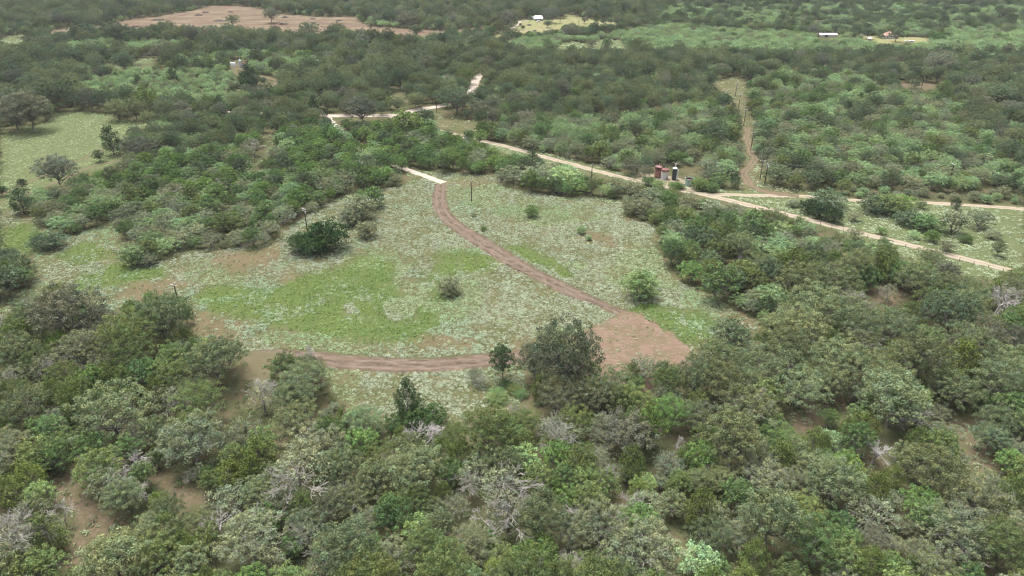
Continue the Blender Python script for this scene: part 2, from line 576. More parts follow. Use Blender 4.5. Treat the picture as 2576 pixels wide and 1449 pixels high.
VISROAD = [[(1040, 274), (1105, 260), (1112, 272), (1060, 290), (1020, 308), (960, 306), (820, 300), (820, 284), (980, 282)],
           [(820, 288), (840, 290), (858, 320), (845, 325)],
           [(1176, 238), (1190, 205), (1203, 188), (1215, 194), (1206, 215), (1195, 238)],
           [(1000, 414), (1120, 458), (1110, 464), (995, 424)],
           [(1280, 366), (1380, 392), (1545, 435), (1620, 450), (1625, 462), (1540, 447), (1380, 405), (1280, 378)],
           [(1700, 470), (1800, 482), (1900, 486), (2034, 490), (2040, 500), (1800, 494), (1917, 518), (2050, 552), (2160, 580), (2264, 604), (2434, 645), (2550, 672),
            (2530, 690), (2434, 662), (2264, 618), (2160, 592), (2050, 564), (1917, 532), (1777, 500)],
           [(2290, 503), (2450, 510), (2576, 518), (2576, 532), (2450, 523), (2290, 515)],
           [(645, 185), (700, 202), (700, 212), (670, 224), (560, 232), (560, 227), (665, 216), (688, 207), (645, 193)],
           [(1280, 74), (1302, 62), (1308, 48), (1316, 48), (1310, 66), (1290, 76)]]
SMALLTREES_OK = [RMEADOW]
OPEN = [MEADOW, LEFTFIELD, REDFIELD, PALE1, PALE2, YARD, GLADE1, GLADE2, GLADE3, CORR, PATHG, STRIP1, RMEADOW, REDGLADE, YARD2, BARNY, TANKY, TANKN, G_H, G_A, G_B, G_C, G_D, G_E, G_F, G_G] + VISROAD

TRACK_L = [(1092, 464), (1086, 516), (1106, 553), (1142, 583), (1176, 606), (1212, 630), (1276, 670), (1319, 690), (1382, 723), (1426, 746), (1492, 766), (1546, 793)]
TRACK_R = [(1124, 464), (1126, 513), (1142, 543), (1176, 570), (1236, 606), (1292, 640), (1359, 680), (1426, 713), (1492, 746), (1559, 776), (1612, 793), (1640, 812)]
PAD = [(1469, 833), (1510, 815), (1546, 798), (1560, 778), (1612, 790), (1664, 826), (1718, 858), (1737, 876), (1745, 905), (1732, 950), (1700, 985), (1640, 985), (1560, 975), (1500, 965), (1430, 925), (1420, 880)]
TRACK_B = [(560, 905), (600, 905), (660, 898), (740, 898), (800, 903), (860, 910), (930, 916), (1000, 919), (1080, 919), (1160, 913), (1240, 905), (1330, 897), (1400, 890), (1450, 880)]
WEDGE = [(600, 884), (700, 884), (740, 905), (700, 925), (675, 955), (612, 960), (560, 950), (560, 890)]

GREENS = [[(490, 745), (560, 722), (700, 720), (760, 690), (860, 668), (900, 648), (975, 640), (995, 670), (985, 690), (1003, 725), (1020, 758), (1080, 770), (1076, 700), (1095, 696),
           (1105, 760), (1110, 800), (1100, 830), (1045, 865), (960, 862), (860, 855), (760, 838), (640, 806), (520, 780), (482, 762)],
          [(1109, 640), (1142, 631), (1209, 631), (1252, 656), (1255, 680), (1225, 690), (1180, 683), (1142, 700), (1100, 700), (1095, 672)],
          [(1264, 614), (1326, 620), (1392, 650), (1446, 680), (1448, 700), (1400, 693), (1326, 658), (1276, 632)],
          [(1576, 773), (1626, 758), (1717, 778), (1785, 795), (1805, 833), (1775, 870), (1720, 858), (1660, 818)],
          [(273, 663), (423, 668), (416, 700), (333, 713), (207, 733), (160, 728), (215, 690)],
          [(0, 580), (85, 560), (90, 640), (0, 625)], [(180, 612), (250, 615), (270, 650), (200, 668), (150, 650)]]
PALEISLE = [[(960, 765), (1020, 752), (1060, 770), (1050, 800), (1000, 812), (965, 795)], [(860, 770), (892, 765), (890, 785), (862, 786)]]
BROWNS = [[(480, 775), (500, 852), (590, 868), (640, 852), (620, 825), (560, 798)], [(533, 635), (640, 632), (720, 598), (730, 640), (680, 668), (600, 690), (530, 672)],
          [(1800, 775), (1850, 783), (1915, 812), (1890, 838), (1830, 822)], [(1130, 452), (1220, 450), (1240, 468), (1150, 478)], [(690, 700), (760, 692), (770, 712), (700, 718)],
          [(330, 715), (430, 700), (470, 730), (400, 745), (300, 750)], [(60, 500), (110, 540), (90, 570), (60, 540)], [(1300, 850), (1345, 842), (1320, 895), (1270, 890)],
          [(1000, 838), (1200, 850), (1240, 878), (1060, 880)], [(1470, 575), (1560, 600), (1540, 620), (1450, 600)]]

# ------------------------------------------------------------------ ground sheet
print('ground')
Dn = [-700, -400, -150, 0, 30, 55]
d = 70.
while d < 1500:
    Dn.append(d)
    d *= 1.0042
while d < 9000:
    Dn.append(d)
    d *= 1.12
Dn = np.array(Dn)
tt = np.concatenate([[-14, -6, -3, -1.8, -1.2], np.linspace(-.86, .86, 560), [1.2, 1.8, 3, 6, 14]])
GY, T = np.meshgrid(Dn, tt, indexing='ij')
GX = T * np.maximum(GY, 70)
GZ = np.zeros_like(GX)
r_, c_ = GX.shape
idx = np.arange(r_ * c_).reshape(r_, c_)
Fc = np.stack([idx[:-1, :-1], idx[:-1, 1:], idx[1:, 1:], idx[1:, :-1]], -1).reshape(-1, 4)
gx, gy = GX.ravel(), GY.ravel()
vis = (gy > 60) & (gy < 1700)


def soft(polys, warp=1.6, scale=.12, k=4):
    """share of jittered look-ups that fall inside, ragged edges in metres"""
    out = np.zeros(len(gx))
    for j in range(k):
        w = warp * (1 + gy / 500)
        x = gx + (fbm(gx * scale, gy * scale, 10 + j * 7) - .5) * 4 * w + RNG.uniform(-.5, .5, len(gx)) * w
        y = gy + (fbm(gx * scale, gy * scale, 50 + j * 7) - .5) * 4 * w + RNG.uniform(-.5, .5, len(gx)) * w
        X, Y, dd = proj(x, y)
        m = np.zeros(len(gx), bool)
        for p in polys: m |= inpoly(X, Y, p)
        out += (m & vis)
    return out / k


open_ = soft([MEADOW, LEFTFIELD, RMEADOW, PALE1, PALE2, GLADE1, GLADE3, GLADE2, CORR, PATHG, STRIP1], 1.0)
green = soft(GREENS, 2.2, .09, 6) * (1 - soft(PALEISLE, 1.))
brown = soft(BROWNS, 2.)
red = soft([REDFIELD], 3.)
yard = soft([YARD, YARD2], 1.5)
bare = soft([G_A, G_B, G_C, G_D, G_E, G_F, G_G, REDGLADE], 1.2)
pale = soft([LEFTFIELD, RMEADOW, PALE1, PALE2, GLADE1, STRIP1], 1.5)
gm = np_mesh('ground', np.stack([gx, gy, GZ.ravel()], 1), Fc)
for nm, chans in (('m1', (open_, green, brown)), ('m2', (red, yard, bare)), ('m3', (pale, pale, pale))):
    a = gm.color_attributes.new(nm, 'FLOAT_COLOR', 'POINT')
    a.data.foreach_set('color', np.stack([*chans, np.ones(len(gx))], 1).astype(np.float32).ravel())
m, t, out = newmat('ground')
tc = N(t, 'ShaderNodeTexCoord').outputs['Object']


def attr(t, nm):
    a = N(t, 'ShaderNodeAttribute', attribute_type='GEOMETRY', attribute_name=nm)
    s = N(t, 'ShaderNodeSeparateColor')
    t.links.new(a.outputs['Color'], s.inputs[0])
    return s.outputs


n1 = noise(t, tc, .9, 4, .65)
n2 = noise(t, tc, .11, 4, .6)
n3 = noise(t, tc, .035, 4, .6)
n4 = noise(t, tc, 3.0, 2, .6)
a1, a2, a3 = attr(t, 'm1'), attr(t, 'm2'), attr(t, 'm3')
# wood floor: litter, sandy red earth and dry grass
c = mixc(t, maprange(t, n2, .42, .58), (.052, .058, .030), (.125, .095, .065))
c = mixc(t, maprange(t, n1, .45, .6), c, (.085, .095, .040))
c = mixc(t, maprange(t, n3, .45, .65, 0, .6), c, (.115, .125, .062))
# meadow
mcol = mixc(t, maprange(t, n1, .4, .6), (.125, .110, .066), (.078, .098, .040))
mcol = mixc(t, maprange(t, n2, .45, .65, 0, .6), mcol, (.16, .135, .08))
c = mixc(t, a1[0], c, mcol)
pc = mixc(t, maprange(t, n1, .4, .6), (.070, .105, .035), (.15, .175, .092))
c = mixc(t, math_(t, 'MULTIPLY', a3[0], .7), c, pc)
bcol = mixc(t, maprange(t, n1, .38, .62), (.17, .118, .078), (.115, .095, .055))
c = mixc(t, math_(t, 'MULTIPLY', a1[2], .6), c, bcol)
gcol = mixc(t, maprange(t, n1, .4, .6), (.070, .112, .034), (.105, .128, .046))
c = mixc(t, math_(t, 'MULTIPLY', a1[1], maprange(t, n2, .3, .5, .55, 1)), c, gcol)
# ploughed red field with straw coloured swaths
mp = N(t, 'ShaderNodeMapping')
mp.inputs['Rotation'].default_value = (0, 0, .35)
mp.inputs['Scale'].default_value = (.25, 2.2, 1)
t.links.new(tc, mp.inputs['Vector'])
ns = noise(t, mp.outputs[0], .05, 5, .7)
rcol = mixc(t, maprange(t, ns, .46, .56), (.150, .108, .080), (.205, .170, .115))
rcol = mixc(t, maprange(t, n3, .45, .6, 0, .6), rcol, (.122, .084, .062))
c = mixc(t, a2[0], c, rcol)
ycol = mixc(t, maprange(t, n2, .42, .58), (.20, .215, .095), (.235, .21, .115))
c = mixc(t, a2[1], c, ycol)
brc = mixc(t, maprange(t, n1, .4, .6), (.150, .112, .078), (.098, .088, .050))
c = mixc(t, a2[2], c, brc)
c = mixc(t, 1., c, mixc(t, n4, (.42, .42, .42), (.80, .80, .80)), 'MULTIPLY')
b = N(t, 'ShaderNodeBsdfDiffuse')
t.links.new(c, b.inputs['Color'])
bmp = N(t, 'ShaderNodeBump')
bmp.inputs['Distance'].default_value = .25
bmp.inputs['Strength'].default_value = .6
t.links.new(n1, bmp.inputs['Height'])
t.links.new(bmp.outputs[0], b.inputs['Normal'])
t.links.new(b.outputs[0], out.inputs['Surface'])
gm.materials.append(m)
tag(link('ground', gm), kind='structure')

# ------------------------------------------------------------------ tracks and roads, thin sheets just above the ground


def resample(pts, step):
    pts = np.array(pts, float)
    # smooth (Catmull-Rom) then resample
    P = np.vstack([2 * pts[0] - pts[1], pts, 2 * pts[-1] - pts[-2]])
    o = []
    for i in range(1, len(P) - 2):
        for u in np.linspace(0, 1, 12, endpoint=False):
            a, b_, c2, d2 = P[i - 1], P[i], P[i + 1], P[i + 2]
            o.append(.5 * (2 * b_ + (c2 - a) * u + (2 * a - 5 * b_ + 4 * c2 - d2) * u * u + (3 * b_ - a - 3 * c2 + d2) * u ** 3))
    o.append(pts[-1])
    o = np.array(o)
    L = np.concatenate([[0], np.cumsum(np.linalg.norm(np.diff(o, axis=0), axis=1))])
    s = np.arange(0, L[-1], step)
    return np.stack([np.interp(s, L, o[:, 0]), np.interp(s, L, o[:, 1])], 1), s


def roadmat(name, base, alt, streak, green=None, verge=0.):
    m, t, out = newmat(name)
    uv = N(t, 'ShaderNodeUVMap', uv_map='UVMap').outputs[0]
    tc = N(t, 'ShaderNodeTexCoord').outputs['Object']
    mp = N(t, 'ShaderNodeMapping')
    mp.inputs['Scale'].default_value = (.22, 3.2, 1)
    t.links.new(uv, mp.inputs['Vector'])
    s1 = noise(t, mp.outputs[0], 1.0, 4, .65)
    n1 = noise(t, tc, .35, 5, .7)
    n2 = noise(t, tc, 2.2, 3, .7)
    c = mixc(t, maprange(t, n1, .4, .6), base, alt)
    c = mixc(t, maprange(t, s1, .48, .62, 0, .75), c, streak)
    if green:
        sx = N(t, 'ShaderNodeSeparateXYZ')
        t.links.new(uv, sx.inputs[0])
        e = math_(t, 'ABSOLUTE', sx.outputs[1], 0)
        ru = math_(t, 'SUBTRACT', e, .42)
        ru = maprange(t, math_(t, 'ABSOLUTE', ru, 0), .06, .22, .55, 0)
        c = mixc(t, math_(t, 'MULTIPLY', ru, maprange(t, n1, .3, .6)), c, streak)
        if verge:
            mid = maprange(t, e, .10, .32, 1, 0)
            edge = maprange(t, e, .7, 1.0, 0, 1)
            f = math_(t, 'MAXIMUM', math_(t, 'MULTIPLY', mid, verge), edge)
        else:
            f = maprange(t, e, .75, 1.05, 0, .8)
        f = math_(t, 'MULTIPLY', f, maprange(t, n2, .35, .55))
        c = mixc(t, f, c, green)
    c = mixc(t, 1., c, mixc(t, n2, (.46, .46, .46), (.72, .72, .72)), 'MULTIPLY')
    b = N(t, 'ShaderNodeBsdfDiffuse')
    t.links.new(c, b.inputs['Color'])
    t.links.new(b.outputs[0], out.inputs['Surface'])
    return m


MTRACK = roadmat('mown_earth', (.142, .104, .080), (.092, .071, .051), (.22, .172, .136), (.105, .100, .055))
MCAL = roadmat('caliche', (.36, .30, .235), (.29, .24, .18), (.42, .355, .285), (.14, .135, .065), .6)
MCAL2 = roadmat('caliche_plain', (.45, .385, .325), (.36, .30, .25), (.52, .455, .39), (.20, .18, .12))
MPATH = roadmat('dirt_path', (.165, .122, .088), (.130, .102, .066), (.215, .168, .122), (.105, .110, .055), .7)


def ribbon(name, L, R, mat, z, s, cross=8):
    n = len(L)
    V, uv = [], []
    for k in range(cross + 1):
        f = k / cross
        V.append(np.column_stack([L * (1 - f) + R * f, np.full(n, z)]))
        uv.append(np.column_stack([s, np.full(n, f * 2 - 1)]))
    V = np.stack(V, 1).reshape(-1, 3)
    uv = np.stack(uv, 1).reshape(-1, 2)
    i = np.arange(n * (cross + 1)).reshape(n, cross + 1)
    Fq = np.stack([i[:-1, :-1], i[:-1, 1:], i[1:, 1:], i[1:, :-1]], -1).reshape(-1, 4)
    me = np_mesh(name, V, Fq, [mat])
    ul = me.uv_layers.new(name='UVMap')
    ul.data.foreach_set('uv', uv[Fq.ravel()].astype(np.float32).ravel())
    return tag(link(name, me), kind='structure')


def strip(name, pts, w, mat, z, step=1.2, rag=.5):
    P, s = resample([g(*p) for p in pts], step)
    tg = np.gradient(P, axis=0)
    nrm = unit(np.stack([-tg[:, 1], tg[:, 0]], 1))
    a = w / 2 + (vn(s * .5, s * 0, 3) - .5) * rag * 2 + RNG.uniform(-.5, .5, len(s)) * rag * .5
    b_ = w / 2 + (vn(s * .5, s * 0, 9) - .5) * rag * 2 + RNG.uniform(-.5, .5, len(s)) * rag * .5
    return ribbon(name, P + nrm * a[:, None], P - nrm * b_[:, None], mat, z, s)


ROADP = {}
Lm, s_ = resample([g(*p) for p in TRACK_L], .8)
Rm, s2 = resample([g(*p) for p in TRACK_R], .8)
n_ = 260
u = np.linspace(0, 1, n_)
Lm = np.stack([np.interp(u, np.linspace(0, 1, len(Lm)), Lm[:, k]) for k in (0, 1)], 1)
Rm = np.stack([np.interp(u, np.linspace(0, 1, len(Rm)), Rm[:, k]) for k in (0, 1)], 1)
Lm += RNG.normal(size=Lm.shape) * .22
Rm += RNG.normal(size=Rm.shape) * .12
ribbon('dirt_track', Lm, Rm, MTRACK, .008, u * 170)
strip('dirt_track', TRACK_B, 7.0, MTRACK, .012, .8, .35)


def sheet(name, poly, mat, z, step=.7, rag=.6):
    """a filled ragged patch of bare ground"""
    P = np.array([g(*p) for p in poly])
    x0, y0 = P.min(0) - 2
    x1, y1 = P.max(0) + 2
    xs, ys = np.arange(x0, x1, step), np.arange(y0, y1, step)
    XX, YY = np.meshgrid(xs, ys)
    r, c2 = XX.shape
    ii = np.arange(r * c2).reshape(r, c2)
    Fq = np.stack([ii[:-1, :-1], ii[:-1, 1:], ii[1:, 1:], ii[1:, :-1]], -1).reshape(-1, 4)
    cx, cy = XX.ravel()[Fq].mean(1), YY.ravel()[Fq].mean(1)
    wx = cx + (fbm(cx * .4, cy * .4, 3) - .5) * 3 * rag
    wy = cy + (fbm(cx * .4, cy * .4, 8) - .5) * 3 * rag
    keep = inpoly(wx, wy, [tuple(p) for p in P])
    Fq = Fq[keep]
    used, inv = np.unique(Fq, return_inverse=True)
    V = np.column_stack([XX.ravel(), YY.ravel(), np.full(r * c2, z)])[used]
    me = np_mesh(name, V, inv.reshape(-1, 4), [mat])
    return tag(link(name, me), kind='structure')


# scraped turning pad with tyre arcs
m, t, out = newmat('scraped_earth')
tc = N(t, 'ShaderNodeTexCoord').outputs['Object']
n1 = noise(t, tc, .20, 6, .75)
n2 = noise(t, tc, 2.4, 3, .7)
c = mixc(t, maprange(t, n1, .44, .56), (.122, .086, .066), (.082, .072, .042))
n5 = noise(t, tc, .09, 3, .6)
for cxy, sc, r0 in ((g(1600, 780), 1.1, .55), (g(1560, 860), .8, .5), (g(2000, 930), .9, .4)):
    mp = N(t, 'ShaderNodeMapping')
    mp.inputs['Location'].default_value = (-cxy[0], -cxy[1], 0)
    t.links.new(tc, mp.inputs['Vector'])
    ln = N(t, 'ShaderNodeVectorMath', operation='LENGTH')
    t.links.new(mp.outputs[0], ln.inputs[0])
    cb = N(t, 'ShaderNodeCombineXYZ')
    t.links.new(ln.outputs['Value'], cb.inputs[0])
    ring = noise(t, cb.outputs[0], sc, 3, .8)
    brk = noise(t, mp.outputs[0], .12, 2, .5)
    f = math_(t, 'MULTIPLY', maprange(t, ring, .52, .72), maprange(t, brk, .44, .62, 0, r0))
    c = mixc(t, f, c, (.20, .145, .112))
c = mixc(t, maprange(t, n2, .5, .7, 0, .5), c, (.09, .062, .043))
mpp = N(t, 'ShaderNodeMapping')
mpp.inputs['Scale'].default_value = (.25, 1.5, 1)
t.links.new(tc, mpp.inputs['Vector'])
c = mixc(t, maprange(t, noise(t, mpp.outputs[0], 1.0, 5, .75), .44, .60, 0, .7), c, (.085, .058, .042))
c = mixc(t, maprange(t, noise(t, mpp.outputs[0], 1.7, 4, .75), .56, .66, 0, .6), c, (.215, .165, .125))
b = N(t, 'ShaderNodeBsdfDiffuse')
t.links.new(c, b.inputs['Color'])
t.links.new(b.outputs[0], out.inputs['Surface'])
MPAD = m
sheet('dirt_pad', PAD, MPAD, .016, .5, 1.5)
sheet('dirt_patch', WEDGE, MPATH, .018, rag=1.2)

for i, (k, (pts, w)) in enumerate(ROADS.items()):
    ROADP[k] = resample([g(*p) for p in pts], 2.)[0]
    nm = {'main': 'caliche_road', 'branch': 'caliche_spur', 'long': 'caliche_lane', 'upper': 'sandy_lane', 'loop': 'tank_track', 'farm': 'farm_drive',
          'farm2': 'farm_track', 'small': 'sandy_track'}[k]
    strip(nm, pts, w, MCAL2 if k in ('main', 'branch', 'farm') else MPATH if k in ('loop', 'small') else MCAL, .02 + .004 * i, 1.5, .5)
PATHC = [(2010, 494), (1960, 488), (1925, 482), (1890, 468), (1875, 450), (1872, 435), (1890, 414), (1899, 400), (1890, 385), (1884, 360), (1878, 345), (1882, 330), (1876, 318)]
ROADP['path'] = resample([g(*p) for p in PATHC], 2.)[0]
strip('dirt_path', PATHC, 4.0, MPATH, .066, 1.2, .7)
for pts in ([(-30, 500), (20, 482), (80, 455), (150, 425), (233, 388), (300, 357), (325, 342)], [(40, 512), (83, 482), (150, 455), (230, 420), (307, 403)],
            ):
    ROADP[str(pts[0])] = resample([g(*p) for p in pts], 2.)[0]
    strip('wheel_track', pts, 1.6, MPATH, .07, .8, .6)
sheet('tank_yard', [(575, 164), (600, 160), (640, 164), (650, 176), (620, 182), (600, 190), (580, 178)], MPATH, .075, 1.2, 1.)
sheet('tank_yard', [(1600, 435), (1660, 440), (1740, 455), (1790, 478), (1740, 484), (1660, 462), (1600, 450)], MCAL, .085, .9, 1.)
ALLROAD = np.concatenate(list(ROADP.values()))

